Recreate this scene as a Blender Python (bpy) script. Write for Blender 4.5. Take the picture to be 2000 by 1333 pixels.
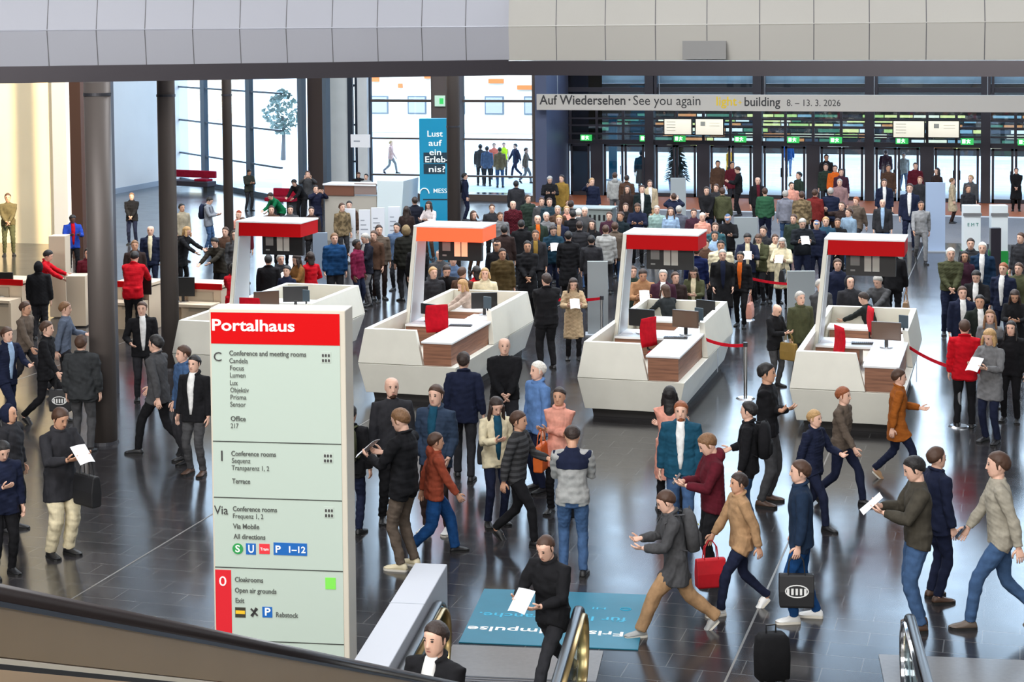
import bpy, math, random
import numpy as np
from mathutils import Vector, Matrix, Quaternion

# ------------------------------------------------------------------ camera, world, lights, exposure
for o in list(bpy.data.objects): bpy.data.objects.remove(o, do_unlink=True)
SC = bpy.context.scene
COL = SC.collection
FOC, YP, TH, YAW, ROLL, HC = 3354.5, 226.1, 0.0502, 0.28967, -0.00866, 6.6
def _axes():
    s, c = math.sin, math.cos
    F = Vector((-s(YAW)*c(TH), c(YAW)*c(TH), -s(TH))); R = Vector((c(YAW), s(YAW), 0))
    U = R.cross(F)
    return F, R*c(ROLL)+U*s(ROLL), -R*s(ROLL)+U*c(ROLL)
FA, RA, UA = _axes()
def ray(px, py): return FA + RA*((px-1000)/FOC) + UA*((YP-py)/FOC)
def at(px, py, z=0.0):
    d = ray(px, py); t = (z-HC)/d.z
    return Vector((d.x*t, d.y*t, z))
def aty(px, py, Y):
    d = ray(px, py); t = Y/d.y
    return Vector((d.x*t, Y, HC+d.z*t))
def onplane(px, py, p0, n):
    d = ray(px, py); c = Vector((0, 0, HC)); t = (p0-c).dot(n)/d.dot(n)
    return c+d*t
cam = bpy.data.cameras.new('camera'); camo = bpy.data.objects.new('camera', cam); COL.objects.link(camo)
cam.sensor_width = 36; cam.lens = FOC*36/2000; cam.shift_y = -(666.5-YP)/2000
cam.clip_start = 0.1; cam.clip_end = 1500
camo.matrix_world = Matrix(((RA.x, UA.x, -FA.x, 0), (RA.y, UA.y, -FA.y, 0), (RA.z, UA.z, -FA.z, HC), (0, 0, 0, 1)))
SC.camera = camo
SC.view_settings.view_transform = 'Standard'; SC.view_settings.look = 'None'
SC.view_settings.gamma = 1; SC.view_settings.use_curve_mapping = False
SC.view_settings.exposure = 0.12
SC.cycles.use_denoising = True
SC.cycles.max_bounces = 7; SC.cycles.diffuse_bounces = 3; SC.cycles.glossy_bounces = 3; SC.cycles.transparent_max_bounces = 12
SC.cycles.caustics_reflective = False; SC.cycles.caustics_refractive = False
SC.cycles.sample_clamp_indirect = 6

W = bpy.data.worlds.new('sky'); SC.world = W; W.use_nodes = True
nt = W.node_tree; nt.nodes.clear()
wo = nt.nodes.new('ShaderNodeOutputWorld'); bg = nt.nodes.new('ShaderNodeBackground')
tc = nt.nodes.new('ShaderNodeTexCoord'); sx = nt.nodes.new('ShaderNodeSeparateXYZ'); cr = nt.nodes.new('ShaderNodeValToRGB')
cr.color_ramp.elements[0].position = 0.0; cr.color_ramp.elements[0].color = (.75, .87, 1, 1)
cr.color_ramp.elements[1].position = 0.7; cr.color_ramp.elements[1].color = (.45, .66, 1, 1)
nt.links.new(tc.outputs['Generated'], sx.inputs[0]); nt.links.new(sx.outputs[2], cr.inputs[0])
nt.links.new(cr.outputs[0], bg.inputs[0]); bg.inputs[1].default_value = 6.6; nt.links.new(bg.outputs[0], wo.inputs[0])

def light(name, kind, loc, energy, color=(1, 1, 1), size=1, sizey=None, target=None, **k):
    l = bpy.data.lights.new(name, kind); l.energy = energy; l.color = color
    if kind == 'AREA':
        l.shape = 'RECTANGLE'; l.size = size; l.size_y = sizey or size
    o = bpy.data.objects.new(name, l); COL.objects.link(o); o.location = loc
    if target is not None: o.rotation_euler = (Vector(target)-Vector(loc)).to_track_quat('-Z', 'Y').to_euler()
    for a, b in k.items(): setattr(l, a, b)
    return o
sun = light('sun', 'SUN', (0, 60, 60), 3.0, (1, .93, .82), target=(-14, 96, 30)); sun.data.angle = .01
# daylight coming down through the roof glazing of the hall
light('roof_daylight_front', 'AREA', (-8, 8, 16.9), 4300, (.97, .98, 1), 26, 7, target=(-8, 11, 0))
light('roof_daylight_middle', 'AREA', (-10, 35, 16.9), 7400, (.93, .97, 1), 32, 7, target=(-10, 36, 0))
light('roof_daylight_rear', 'AREA', (-14, 46, 16.9), 4400, (.93, .97, 1), 36, 4, target=(-14, 46, 0))
light('front_fill', 'AREA', (-6, -14.5, 12), 7500, (1, .97, .92), 24, 5, target=(-8, 30, 1))  # added fill lamp behind the camera, brightens the faces turned to it
# warm spot added indoors, standing in for sun on the far left wall
light('warm_spot_on_left_wall', 'SPOT', (-16, 36, 13), 52000, (1, .80, .50), target=(-30.5, 47, 2.4), spot_size=.62, spot_blend=.5, shadow_soft_size=.4)

# ------------------------------------------------------------------ materials
def s2l(c):
    c = [x/255 for x in c]
    return tuple(x/12.92 if x <= .04045 else ((x+.055)/1.055)**2.4 for x in c)
MC = {}
def mat(name, rgb=(128, 128, 128), rough=.6, metal=0., var=.0, scale=8., bump=0., emit=0., lin=None, spec=None, detail=3, coat=0):
    if name in MC: return MC[name]
    m = bpy.data.materials.new(name); m.use_nodes = True; MC[name] = m
    t = m.node_tree; b = t.nodes['Principled BSDF']; c = lin or s2l(rgb)
    b.inputs['Base Color'].default_value = (*c, 1); b.inputs['Roughness'].default_value = rough
    b.inputs['Metallic'].default_value = metal
    if spec is not None: b.inputs['Specular IOR Level'].default_value = spec
    if coat: b.inputs['Coat Weight'].default_value = coat
    if emit: b.inputs['Emission Color'].default_value = (*c, 1); b.inputs['Emission Strength'].default_value = emit
    if var or bump:
        tc = t.nodes.new('ShaderNodeTexCoord'); n = t.nodes.new('ShaderNodeTexNoise')
        n.inputs['Scale'].default_value = scale; n.inputs['Detail'].default_value = detail
        t.links.new(tc.outputs['Object'], n.inputs['Vector'])
        if var:
            r = t.nodes.new('ShaderNodeValToRGB'); r.color_ramp.elements[0].position = .3; r.color_ramp.elements[1].position = .7
            r.color_ramp.elements[0].color = (*[x*(1-var) for x in c], 1); r.color_ramp.elements[1].color = (*[min(1, x*(1+var)) for x in c], 1)
            t.links.new(n.outputs['Fac'], r.inputs[0]); t.links.new(r.outputs[0], b.inputs['Base Color'])
        if bump:
            u = t.nodes.new('ShaderNodeBump'); u.inputs['Strength'].default_value = bump; u.inputs['Distance'].default_value = .02
            t.links.new(n.outputs['Fac'], u.inputs['Height']); t.links.new(u.outputs[0], b.inputs['Normal'])
    return m
def cloth(rgb, pattern=None):
    k = 'cloth_%d_%d_%d' % tuple(rgb)
    if pattern: k += '_'+pattern
    if k in MC: return MC[k]
    m = mat(k, rgb, .9, var=.16, scale=14, bump=.35, spec=.2)
    if pattern:
        t = m.node_tree; b = t.nodes['Principled BSDF']; tc = t.nodes.new('ShaderNodeTexCoord')
        c = s2l(rgb)
        if pattern == 'stripe':
            w = t.nodes.new('ShaderNodeTexWave'); w.bands_direction = 'Z'; w.inputs['Scale'].default_value = 4.2
            w.inputs['Distortion'].default_value = .3
        elif pattern == 'camo':
            w = t.nodes.new('ShaderNodeTexNoise'); w.inputs['Scale'].default_value = 11
        elif pattern == 'quilt':
            w = t.nodes.new('ShaderNodeTexWave'); w.bands_direction = 'Z'; w.inputs['Scale'].default_value = 6.5
        else:
            w = t.nodes.new('ShaderNodeTexChecker'); w.inputs['Scale'].default_value = 26
        t.links.new(tc.outputs['Object'], w.inputs['Vector'])
        r = t.nodes.new('ShaderNodeValToRGB'); r.color_ramp.elements[0].position = .42; r.color_ramp.elements[1].position = .58
        if pattern == 'quilt': r.color_ramp.elements[0].position = .02; r.color_ramp.elements[1].position = .2
        r.color_ramp.elements[0].color = (*[x*.45 for x in c], 1); r.color_ramp.elements[1].color = (*c, 1)
        t.links.new(w.outputs['Fac'] if 'Fac' in w.outputs else w.outputs[0], r.inputs[0]); t.links.new(r.outputs[0], b.inputs['Base Color'])
    return m
def glassmat(name, tint=(.93, .97, .98), gloss=.08, rough=.02):
    if name in MC: return MC[name]
    m = bpy.data.materials.new(name); m.use_nodes = True; MC[name] = m; t = m.node_tree; t.nodes.clear()
    o = t.nodes.new('ShaderNodeOutputMaterial'); x = t.nodes.new('ShaderNodeMixShader'); a = t.nodes.new('ShaderNodeBsdfTransparent')
    g = t.nodes.new('ShaderNodeBsdfGlossy'); a.inputs[0].default_value = (*tint, 1); g.inputs['Roughness'].default_value = rough
    x.inputs[0].default_value = gloss; t.links.new(a.outputs[0], x.inputs[1]); t.links.new(g.outputs[0], x.inputs[2]); t.links.new(x.outputs[0], o.inputs[0])
    return m

# ------------------------------------------------------------------ mesh helpers
class MB:
    def __init__(s): s.v = []; s.f = []; s.m = []
    def add(s, vs, fs, m=0, M=None):
        k = len(s.v)
        for v in vs:
            v = Vector(v)
            s.v.append(tuple(M @ v) if M is not None else tuple(v))
        for f in fs: s.f.append([i+k for i in f]); s.m.append(m)
        return s
    def box(s, a, b, m=0, M=None):
        x0, y0, z0 = a; x1, y1, z1 = b
        x0, x1 = min(x0, x1), max(x0, x1); y0, y1 = min(y0, y1), max(y0, y1); z0, z1 = min(z0, z1), max(z0, z1)
        return s.add([(x0, y0, z0), (x1, y0, z0), (x1, y1, z0), (x0, y1, z0), (x0, y0, z1), (x1, y0, z1), (x1, y1, z1), (x0, y1, z1)],
                     [(0, 3, 2, 1), (4, 5, 6, 7), (0, 1, 5, 4), (1, 2, 6, 5), (2, 3, 7, 6), (3, 0, 4, 7)], m, M)
    def hexa(s, lo, hi, m=0, M=None):      # two quads of four points each
        return s.add(list(lo)+list(hi), [(0, 3, 2, 1), (4, 5, 6, 7), (0, 1, 5, 4), (1, 2, 6, 5), (2, 3, 7, 6), (3, 0, 4, 7)], m, M)
    def prism(s, pts, off, m=0, M=None):   # polygon pushed along off
        n = len(pts); off = Vector(off); P = [Vector(p) for p in pts]
        vs = P+[p+off for p in P]
        fs = [tuple(range(n-1, -1, -1)), tuple(range(n, 2*n))]+[(i, (i+1) % n, n+(i+1) % n, n+i) for i in range(n)]
        return s.add(vs, fs, m, M)
    def rings(s, R, m=0, M=None, cap=True):
        n = len(R[0]); vs = [p for r in R for p in r]; fs = []
        for k in range(len(R)-1):
            for i in range(n):
                j = (i+1) % n
                fs.append((k*n+i, k*n+j, (k+1)*n+j, (k+1)*n+i))
        if cap: fs += [tuple(range(n-1, -1, -1)), tuple(range((len(R)-1)*n, len(R)*n))]
        return s.add(vs, fs, m, M)
    def tube(s, pts, rad, n=10, ref=(0, 1, 0), m=0, M=None, cap=True, closed=False):
        P = [Vector(p) for p in pts]; R = []; ref = Vector(ref)
        for i, p in enumerate(P):
            if closed: t = P[(i+1) % len(P)]-P[i-1]
            else: t = P[min(i+1, len(P)-1)]-P[max(i-1, 0)]
            t.normalize(); a = ref-t*ref.dot(t)
            if a.length < 1e-4: a = Vector((1, 0, 0))-t*t.x
            if a.length < 1e-4: a = Vector((0, 0, 1))-t*t.z
            a.normalize(); b = t.cross(a); r = rad[i] if isinstance(rad, (list, tuple)) and isinstance(rad, list) else rad
            ra, rb = (r if isinstance(r, tuple) else (r, r))
            R.append([p+a*(ra*math.cos(2*math.pi*k/n))+b*(rb*math.sin(2*math.pi*k/n)) for k in range(n)])
        if closed: R.append(R[0]); return s.rings(R, m, M, cap=False)
        return s.rings(R, m, M, cap)
    def cyl(s, p, r, h, n=24, m=0, M=None, r2=None):
        p = Vector(p); return s.tube([p, p+Vector((0, 0, h))], [r, r if r2 is None else r2], n, (1, 0, 0), m, M)
    def ell(s, c, r, n=10, k=7, m=0, M=None, fn=None):
        c = Vector(c); R = []
        for i in range(k+1):
            a = -math.pi/2+math.pi*i/k; a = max(-1.5, min(1.5, a)); ring = []
            for j in range(n):
                q = 2*math.pi*j/n
                v = Vector((r[0]*math.cos(a)*math.cos(q), r[1]*math.cos(a)*math.sin(q), r[2]*math.sin(a)))
                if fn: v = fn(v)
                ring.append(c+v)
            R.append(ring)
        return s.rings(R, m, M)
    def mesh(s, name, mats, smooth=False):
        me = bpy.data.meshes.new(name); me.from_pydata([tuple(v) for v in s.v], [], s.f)
        for x in (mats if isinstance(mats, (list, tuple)) else [mats]): me.materials.append(x)
        if any(s.m): me.polygons.foreach_set('material_index', s.m)
        if smooth: me.polygons.foreach_set('use_smooth', [True]*len(me.polygons))
        me.update(); return me
    def build(s, name, mats, parent=None, smooth=False, bevel=0, label=None):
        o = bpy.data.objects.new(name, s.mesh(name, mats, smooth)); COL.objects.link(o)
        if parent: o.parent = parent
        if bevel:
            b = o.modifiers.new('bevel', 'BEVEL'); b.width = bevel; b.segments = 2; b.limit_method = 'ANGLE'
        if label: o['label'] = label
        return o
def tag(o, label, cat, group=None, kind=None):
    o['label'] = label; o['category'] = cat
    if group: o['group'] = group
    if kind: o['kind'] = kind
    return o
def struct(o): o['kind'] = 'structure'; return o
def thing(name, label, cat, loc=(0, 0, 0), rz=0, group=None, scale=1, M=None):
    o = bpy.data.objects.new(name, None); COL.objects.link(o); o.empty_display_size = .2
    if M is not None: o.matrix_world = M
    else: o.location = loc; o.rotation_euler = (0, 0, rz); o.scale = (scale,)*3
    return tag(o, label, cat, group)
def copytree(o, parent=None):
    c = o.copy(); COL.objects.link(c)
    if parent: c.parent = parent
    for ch in list(o.children): copytree(ch, c)
    return c
def text(s, M, size, m, parent=None, name='lettering', bold=0, width=None, align='LEFT', ext=.002):
    cu = bpy.data.curves.new(name, 'FONT'); cu.body = s; cu.size = size; cu.offset = bold*size; cu.extrude = ext; cu.align_x = align
    cu.resolution_u = 3; cu.materials.append(m)
    o = bpy.data.objects.new(name, cu); COL.objects.link(o)
    if parent: o.parent = parent
    o.matrix_local = M
    if width: TF.append((o, width))
    return o
TF = []
def frame(o, x, z):     # matrix with text x axis = x, text up = z, at o
    x = Vector(x).normalized(); z = Vector(z).normalized(); n = x.cross(z)
    return Matrix(((x.x, z.x, n.x, o[0]), (x.y, z.y, n.y, o[1]), (x.z, z.z, n.z, o[2]), (0, 0, 0, 1)))

# shared materials
M_white = mat('white_lacquer', (226, 224, 212), .38, var=.03, scale=3, bump=.02)
M_whitetop = mat('white_laminate', (238, 240, 242), .3)
M_grey = mat('grey_lacquer', (150, 156, 164), .4)
M_red = mat('signal_red', (184, 0, 8), .6, spec=.15)
M_redc = cloth((176, 10, 30))
M_black = mat('black_plastic', (22, 22, 24), .35)
M_dark = mat('anthracite_metal', (58, 58, 64), .4, metal=.3)
M_steel = mat('brushed_steel', (190, 192, 196), .28, metal=1)
M_chrome = mat('chrome', (225, 228, 232), .12, metal=1)
M_shadow = mat('dark_plinth', (46, 44, 43), .6)
M_green = mat('exit_green', (60, 190, 90), .5, emit=1.2)
M_paper = mat('paper', (236, 236, 240), .7)
M_glass = glassmat('clear_glass')
def woodmat(name, a, b, sc):
    m = mat(name, a, .45); t = m.node_tree; bs = t.nodes['Principled BSDF']
    tc = t.nodes.new('ShaderNodeTexCoord'); mp = t.nodes.new('ShaderNodeMapping'); mp.inputs['Scale'].default_value = sc
    n = t.nodes.new('ShaderNodeTexNoise'); n.inputs['Scale'].default_value = 3; n.inputs['Detail'].default_value = 6
    r = t.nodes.new('ShaderNodeValToRGB'); r.color_ramp.elements[0].position = .3; r.color_ramp.elements[1].position = .7
    r.color_ramp.elements[0].color = (*s2l(a), 1); r.color_ramp.elements[1].color = (*s2l(b), 1)
    t.links.new(tc.outputs['Object'], mp.inputs[0]); t.links.new(mp.outputs[0], n.inputs[0]); t.links.new(n.outputs['Fac'], r.inputs[0]); t.links.new(r.outputs[0], bs.inputs['Base Color'])
    return m
M_wood = woodmat('walnut_veneer', (112, 74, 56), (156, 108, 82), (.6, .6, 14))

# ------------------------------------------------------------------ the setting
def floor_material():
    m = mat('polished_slate_tiles', (52, 50, 52), .2); t = m.node_tree; b = t.nodes['Principled BSDF']
    tc = t.nodes.new('ShaderNodeTexCoord'); mp = t.nodes.new('ShaderNodeMapping'); mp.inputs['Rotation'].default_value = (0, 0, 0)
    br = t.nodes.new('ShaderNodeTexBrick'); br.inputs['Scale'].default_value = 1; br.inputs['Brick Width'].default_value = .78; br.inputs['Row Height'].default_value = .39
    br.inputs['Mortar Size'].default_value = .006; br.inputs['Color1'].default_value = (*s2l((56, 54, 56)), 1); br.inputs['Color2'].default_value = (*s2l((47, 45, 48)), 1)
    br.inputs['Mortar'].default_value = (*s2l((96, 94, 92)), 1); br.inputs['Bias'].default_value = 0
    t.links.new(tc.outputs['Object'], mp.inputs[0]); t.links.new(mp.outputs[0], br.inputs[0])
    n = t.nodes.new('ShaderNodeTexNoise'); n.inputs['Scale'].default_value = 1.3; n.inputs['Detail'].default_value = 5
    t.links.new(tc.outputs['Object'], n.inputs[0])
    mx = t.nodes.new('ShaderNodeMixRGB'); mx.blend_type = 'MULTIPLY'; mx.inputs[0].default_value = .45
    t.links.new(br.outputs[0], mx.inputs[1]); t.links.new(n.outputs['Fac'], mx.inputs[2]); t.links.new(mx.outputs[0], b.inputs['Base Color'])
    r = t.nodes.new('ShaderNodeMapRange'); r.inputs[3].default_value = .12; r.inputs[4].default_value = .24
    t.links.new(n.outputs['Fac'], r.inputs[0]); t.links.new(r.outputs[0], b.inputs['Roughness'])
    u = t.nodes.new('ShaderNodeBump'); u.inputs['Strength'].default_value = .12; u.inputs['Distance'].default_value = .01
    t.links.new(br.outputs['Fac'], u.inputs['Height']); u.invert = True; t.links.new(u.outputs[0], b.inputs['Normal'])
    b.inputs['Specular IOR Level'].default_value = .75
    return m
M_floor = floor_material()
YF = 66.0
struct(MB().box((-48, -16, -.3), (16, YF+.3, 0)).build('floor', M_floor))
for k, X in enumerate((-18.36, -10.61, -2.85, 4.9)):
    struct(MB().box((X-.012, -6, 0), (X+.012, 58, .0025)).build('trim_%d' % (k+1), mat('joint_metal', (120, 116, 112), .4, metal=.4)))
# strip of warm floor, light line and grey entrance mat in front of the doors
struct(MB().box((-18.0, 61.3, 0), (10, YF-.1, .006)).build('floor_entrance_strip', mat('terracotta_floor', (168, 92, 54), .5, var=.1, spec=.2)))
struct(MB().box((-18.0, 60.9, 0), (10, 61.3, .012)).build('trim_5', mat('pale_threshold', (236, 232, 228), .3)))
struct(MB().box((-18.0, 53.5, 0), (10, 60.9, .008)).build('floor_entrance_mat', mat('grey_entrance_mat', (118, 114, 114), .85, var=.12, scale=30, bump=.4)))
struct(MB().box((-48, -16, 17.5), (16, YF+.3, 17.8)).build('ceiling', mat('ceiling_panels', (112, 116, 124), .8)))
struct(MB().box((-48, -16.3, 0), (16, -16, 17.5)).build('wall_rear', mat('rear_wall', (206, 200, 190), .7)))
struct(MB().box((16, -16.3, 0), (16.3, YF, 17.5)).build('wall_right', mat('right_wall', (196, 198, 200), .7)))
M_wallL = mat('pale_blue_plaster', (212, 206, 200), .6, var=.02, scale=1)
XS = -35.7
struct(MB().box((XS-.4, 40, 0), (XS, 69.2, 17.5)).build('wall_left', M_wallL))
struct(MB().box((XS, 50, 0), (XS+.04, 67, .22)).build('baseboard_left', M_grey))
# bright warm wall slab at the far left
XQ = aty(112, 400, 47.2).x; XR = aty(139, 400, 47.2).x
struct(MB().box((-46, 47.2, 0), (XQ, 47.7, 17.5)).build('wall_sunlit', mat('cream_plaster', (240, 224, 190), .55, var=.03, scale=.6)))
struct(MB().box((XQ, 47.0, 0), (XR, 47.9, 17.5)).build('wall_pier', mat('pier_grey', (168, 172, 180), .6)))
struct(MB().box((-48, 30, 0), (-47.6, 48, 17.5)).build('wall_far_left', M_wallL))
struct(MB().box((-48, -16, 0), (-47.6, 30, 17.5)).build('wall_left_front', mat('dim_wall', (120, 116, 112), .8)))

# slanted window wall at the far left (corner at the white wall, coming nearer to the right)
M_mull = mat('blue_grey_mullion', (84, 98, 112), .4, metal=.2)
def pane_wall(n, p0, p1, z0, z1, posts, rails, pw=.11, glass=M_glass, mm=None, railw=.06, name='window_%d'):
    p0 = Vector(p0); p1 = Vector(p1); L = (p1-p0).length; ang = math.atan2(p1.y-p0.y, p1.x-p0.x)
    root = bpy.data.objects.new(name % n, None); COL.objects.link(root); root.location = (p0.x, p0.y, 0); root.rotation_euler = (0, 0, ang); root['kind'] = 'structure'
    f = MB()
    for t, w in posts: f.box((t*L-w/2, -.09, z0), (t*L+w/2, .09, z1))
    for z, w in rails: f.box((0, -.06, z-w/2), (L, .06, z+w/2))
    f.build('window_frame', mm or M_mull, root)
    MB().box((0, -.006, z0), (L, .006, z1)).build('pane', glass, root)
    return root
def hitx(px, p0, p1):     # where the vertical plane through the image column px meets the floor line p0-p1
    d = ray(px, 400); a = Vector((d.x, d.y)); p0 = Vector(p0); e = Vector(p1)-p0
    den = a.x*e.y-a.y*e.x
    t = (p0.y*a.x-p0.x*a.y)/-den
    return t
A0 = (XS, 68.4); A1 = (-27.6, 61.2)
def ts(pxs, a=A0, b=A1): return [hitx(p, a, b) for p in pxs]
tt = ts([400, 490, 592, 640])
pane_wall(1, A0, A1, 0, 17.5, [(tt[0]+.01, .45), (tt[1], .42), (tt[2], .42), (tt[3], .3)], [(.1, .2), (1.3, .07), (2.75, .07), (4.2, .07), (6, .07), (9, .1), (12, .1)], mm=M_mull)
YG = 63.0
def X_at(px, Y, py=330): return aty(px, py, Y).x
struct(MB().box((X_at(612, 60.9), 60.4, 0), (X_at(641, 60.9), 60.9, 17.5)).build('wall_brown_pier', mat('bronze_cladding', (70, 58, 54), .5, metal=.2)))
M_sky = mat('satin_panel', (232, 236, 238), .35, var=.03, scale=2)
struct(MB().box((X_at(641, YG), YG, 0), (X_at(684, YG), YG+.3, 17.5)).build('wall_satin_panel', M_sky))
rl = [(.15, .3), (1.45, .07), (2.9, .07), (4.45, .09), (6.5, .07), (9.5, .1), (12.5, .1)]
p = [X_at(a, YG) for a in (684, 724, 851, 900, 1050)]
pane_wall(2, (p[0], YG), (p[1], YG), 0, 17.5, [(0.06, .2), (.36, .1), (1, .12)], rl, mm=mat('navy_mullion', (52, 60, 74), .4, metal=.2))
struct(MB().box((X_at(705, YG), YG-.3, 0), (p[1], YG-.12, 17.5)).build('wall_satin_return', M_sky))
M_br = mat('bronze_mullion', (96, 86, 82), .4, metal=.3)
rl3 = [(.12, .24), (.95, .07), (2.38, .07), (3.86, .1), (6.5, .07), (9.5, .1), (12.5, .1)]
pane_wall(3, (p[1], YG), (p[2], YG), 0, 17.5, [(.98, .16), (1.0, .1)], rl3, mm=M_br)
struct(MB().box((p[2]-.05, YG-.2, 0), (X_at(902, YG), YG+.4, 17.5)).build('wall_grey_pier', mat('grey_brown_cladding', (98, 88, 86), .5)))
pane_wall(4, (p[3]+.1, YG), (p[4], YG), 0, 17.5, [(.955, .09), (.995, .14)], rl3, mm=M_br)
struct(MB().box((p[4], YG-.3, 0), (X_at(1072, YG), YF, 17.5)).build('wall_blue_pier', mat('blue_violet_cladding', (88, 96, 122), .45, metal=.2)))

# facade over and around the doors
M_tint = glassmat('tinted_glass', (.09, .10, .11), .1)
M_fr = mat('dark_door_frame', (50, 48, 56), .42, metal=.2)
xb = [X_at(q, YF) for q in (1060, 1270, 1478, 1700, 1925)]
bay = (xb[4]-xb[1])/3
xs = [xb[0]+.1]+[xb[1]+bay*k for k in range(7)]
M_blue = mat('blue_blind', (176, 214, 246), .5, var=.1, scale=2); M_blk = mat('black_void', (16, 16, 20), .6)
nwin = 5; ndoor = 1
M_exit = mat('exit_sign_face', (50, 170, 84), .5, emit=1.0); M_exitw = mat('exit_sign_white', (225, 255, 230), .5, emit=1.6)
for b in range(len(xs)-1):
    x0, x1 = xs[b], xs[b+1]; w = x1-x0
    root = bpy.data.objects.new('window_%d' % nwin, None); COL.objects.link(root); root.location = (x0, YF, 0); root['kind'] = 'structure'; nwin += 1
    f = MB()
    f.box((-.17, -.2, 0), (.17, .2, 17.5)); f.box((.2, -.15, 3.9), (.3, .1, 17.5))
    for z in (2.13, 2.45, 2.78, 3.06, 4.2, 4.85, 7, 9.5, 12.5): f.box((.17, -.05, z-(.09 if z in (2.13, 4.2) else .035)), (w-.17, .06, z+(.09 if z in (2.13, 4.2) else .035)))
    for q in (.25, .5, .75): f.box((w*q-.05, -.06, 2.1), (w*q+.05, .06, 3.4))
    f.box((w*.5-.25, -.12, 0), (w*.5+.25, .12, 2.1))
    f.build('window_frame', M_fr, root)
    MB().box((.17 if b else w*.55, -.004, 2.2), (w-.17, .004, 17.5)).build('pane', M_glass, root)
    if not b: MB().box((.17, -.004, 2.2), (w*.55, .004, 17.5)).build('pane', M_tint, root)
    # four door leaves
    for k in range(4):
        a = .22+k*(w/2-.25-.22)/2 if k < 2 else w*.5+.28+(k-2)*(w/2-.25-.22)/2
        bq = a+(w/2-.25-.22)/2-.05
        d = bpy.data.objects.new('door_%d' % ndoor, None); COL.objects.link(d); d.location = (x0+a, YF, 0); d['kind'] = 'structure'; ndoor += 1
        W_ = bq-a; m = MB(); t = .085
        m.box((0, -.03, 0), (t, .03, 2.03)); m.box((W_-t, -.03, 0), (W_, .03, 2.03)); m.box((0, -.03, 0), (W_, .03, .14)); m.box((0, -.03, 1.95), (W_, .03, 2.03))
        m.build('door_frame', M_fr, d)
        MB().box((t, -.005, .14), (W_-t, .005, 1.95)).build('pane', M_tint if b == 0 and k < 2 else M_glass, d)
        MB().tube([(W_-t-.01 if k % 2 == 0 else t+.01, -.09, .85), (W_-t-.01 if k % 2 == 0 else t+.01, -.09, 1.2)], [.018, .018], 8, (1, 0, 0)).build('door_handle', M_black, d)
    for ei, q in enumerate(((.42, .98) if b == 0 else (.3, .86) if b % 2 else (.34, .72))):
        e = thing('exit_sign', 'green illuminated exit sign above the glass doors, %s in the row' % ['first from the dark pier', 'second from the dark pier', 'third', 'fourth', 'fifth', 'sixth', 'seventh', 'eighth', 'ninth', 'tenth', 'eleventh', 'twelfth', 'thirteenth', 'fourteenth'][2*b+ei], 'exit sign', (x0+w*q-.3, YF-.145, 2.17), 0, 'exit signs above the doors')
        MB().box((0, 0, 0), (.46, .05, .24)).build('housing', M_exit, e)
        m = MB(); m.box((.05, -.006, .05), (.17, 0, .2)); m.tube([(.27, -.006, .2), (.27, -.006, .12)], [.022, .03], 6, (1, 0, 0)); m.tube([(.27, -.006, .12), (.22, -.006, .04)], [.018, .014], 6, (1, 0, 0)); m.tube([(.27, -.006, .12), (.34, -.006, .06)], [.018, .014], 6, (1, 0, 0)); m.tube([(.2, -.006, .15), (.35, -.006, .16)], [.012, .012], 6, (0, 0, 1))
        m.build('running_figure', M_exitw, e)
# blue blinds and dark canopy edge outside, behind the glass
tag(MB().box((xs[0], YF+.9, 4.42), (xs[-1], YF+1.0, 5.2)).build('sun_blind', M_blue), 'long blue sun blind hanging outside above the glass doors', 'blind')
tag(MB().box((xs[0], YF+1.1, 3.2), (xs[-1], YF+4.6, 4.4)).build('canopy_roof', M_blk), 'black flat entrance canopy outside above the glass doors', 'canopy')
# ------------------------------------------------------------------ outdoors
def banded(name, cols, sc, rough=.6, emit=0, aspect=(1, 1, 6), pos=None):
    m = mat(name, cols[0], rough); t = m.node_tree; b = t.nodes['Principled BSDF']
    tc = t.nodes.new('ShaderNodeTexCoord'); mp = t.nodes.new('ShaderNodeMapping'); mp.inputs['Scale'].default_value = aspect
    n = t.nodes.new('ShaderNodeTexNoise'); n.inputs['Scale'].default_value = sc; n.inputs['Detail'].default_value = 4
    r = t.nodes.new('ShaderNodeValToRGB'); k = len(cols); r.color_ramp.interpolation = 'LINEAR'
    while len(r.color_ramp.elements) < k: r.color_ramp.elements.new(.5)
    for i, c in enumerate(cols):
        r.color_ramp.elements[i].position = pos[i] if pos else .3+.4*i/(k-1); r.color_ramp.elements[i].color = (*s2l(c), 1)
    t.links.new(tc.outputs['Object'], mp.inputs[0]); t.links.new(mp.outputs[0], n.inputs[0]); t.links.new(n.outputs['Fac'], r.inputs[0]); t.links.new(r.outputs[0], b.inputs['Base Color'])
    return m
struct(MB().box((-160, YF+.3, -.3), (120, 420, -.02)).build('ground_plaza', banded('pale_plaza_paving', [(184, 190, 188), (206, 207, 204)], .6, .8, aspect=(1, 3, 1))))
struct(MB().box((-160, 40, -.3), (-48, YF+.3, -.02)).build('ground_side', banded('plaza_side_paving', [(128, 148, 140), (166, 168, 160)], .6, .8, aspect=(1, 3, 1))))
def facade_house(name, label, x0, x1, y, h, m, windows, mw):
    r = thing(name, label, 'building', (x0, y, 0)); w = x1-x0
    MB().box((0, 0, 0), (w, 9, h)).build('wall', m, r)
    for (a, b, z0, z1) in windows:
        f = MB().box((a-.08, -.07, z0-.08), (b+.08, 0, z1+.08)).build('window', M_mull, r)
        MB().box((a, -.1, z0), (b, -.07, z1)).build('pane', mw, f)
    return r
M_hw = mat('white_stall_wall', (212, 204, 188), .8, spec=.1); M_or = mat('orange_sign', (200, 110, 60), .7, spec=.1); M_wd = mat('stall_glass', (150, 150, 152), .5)
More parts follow.
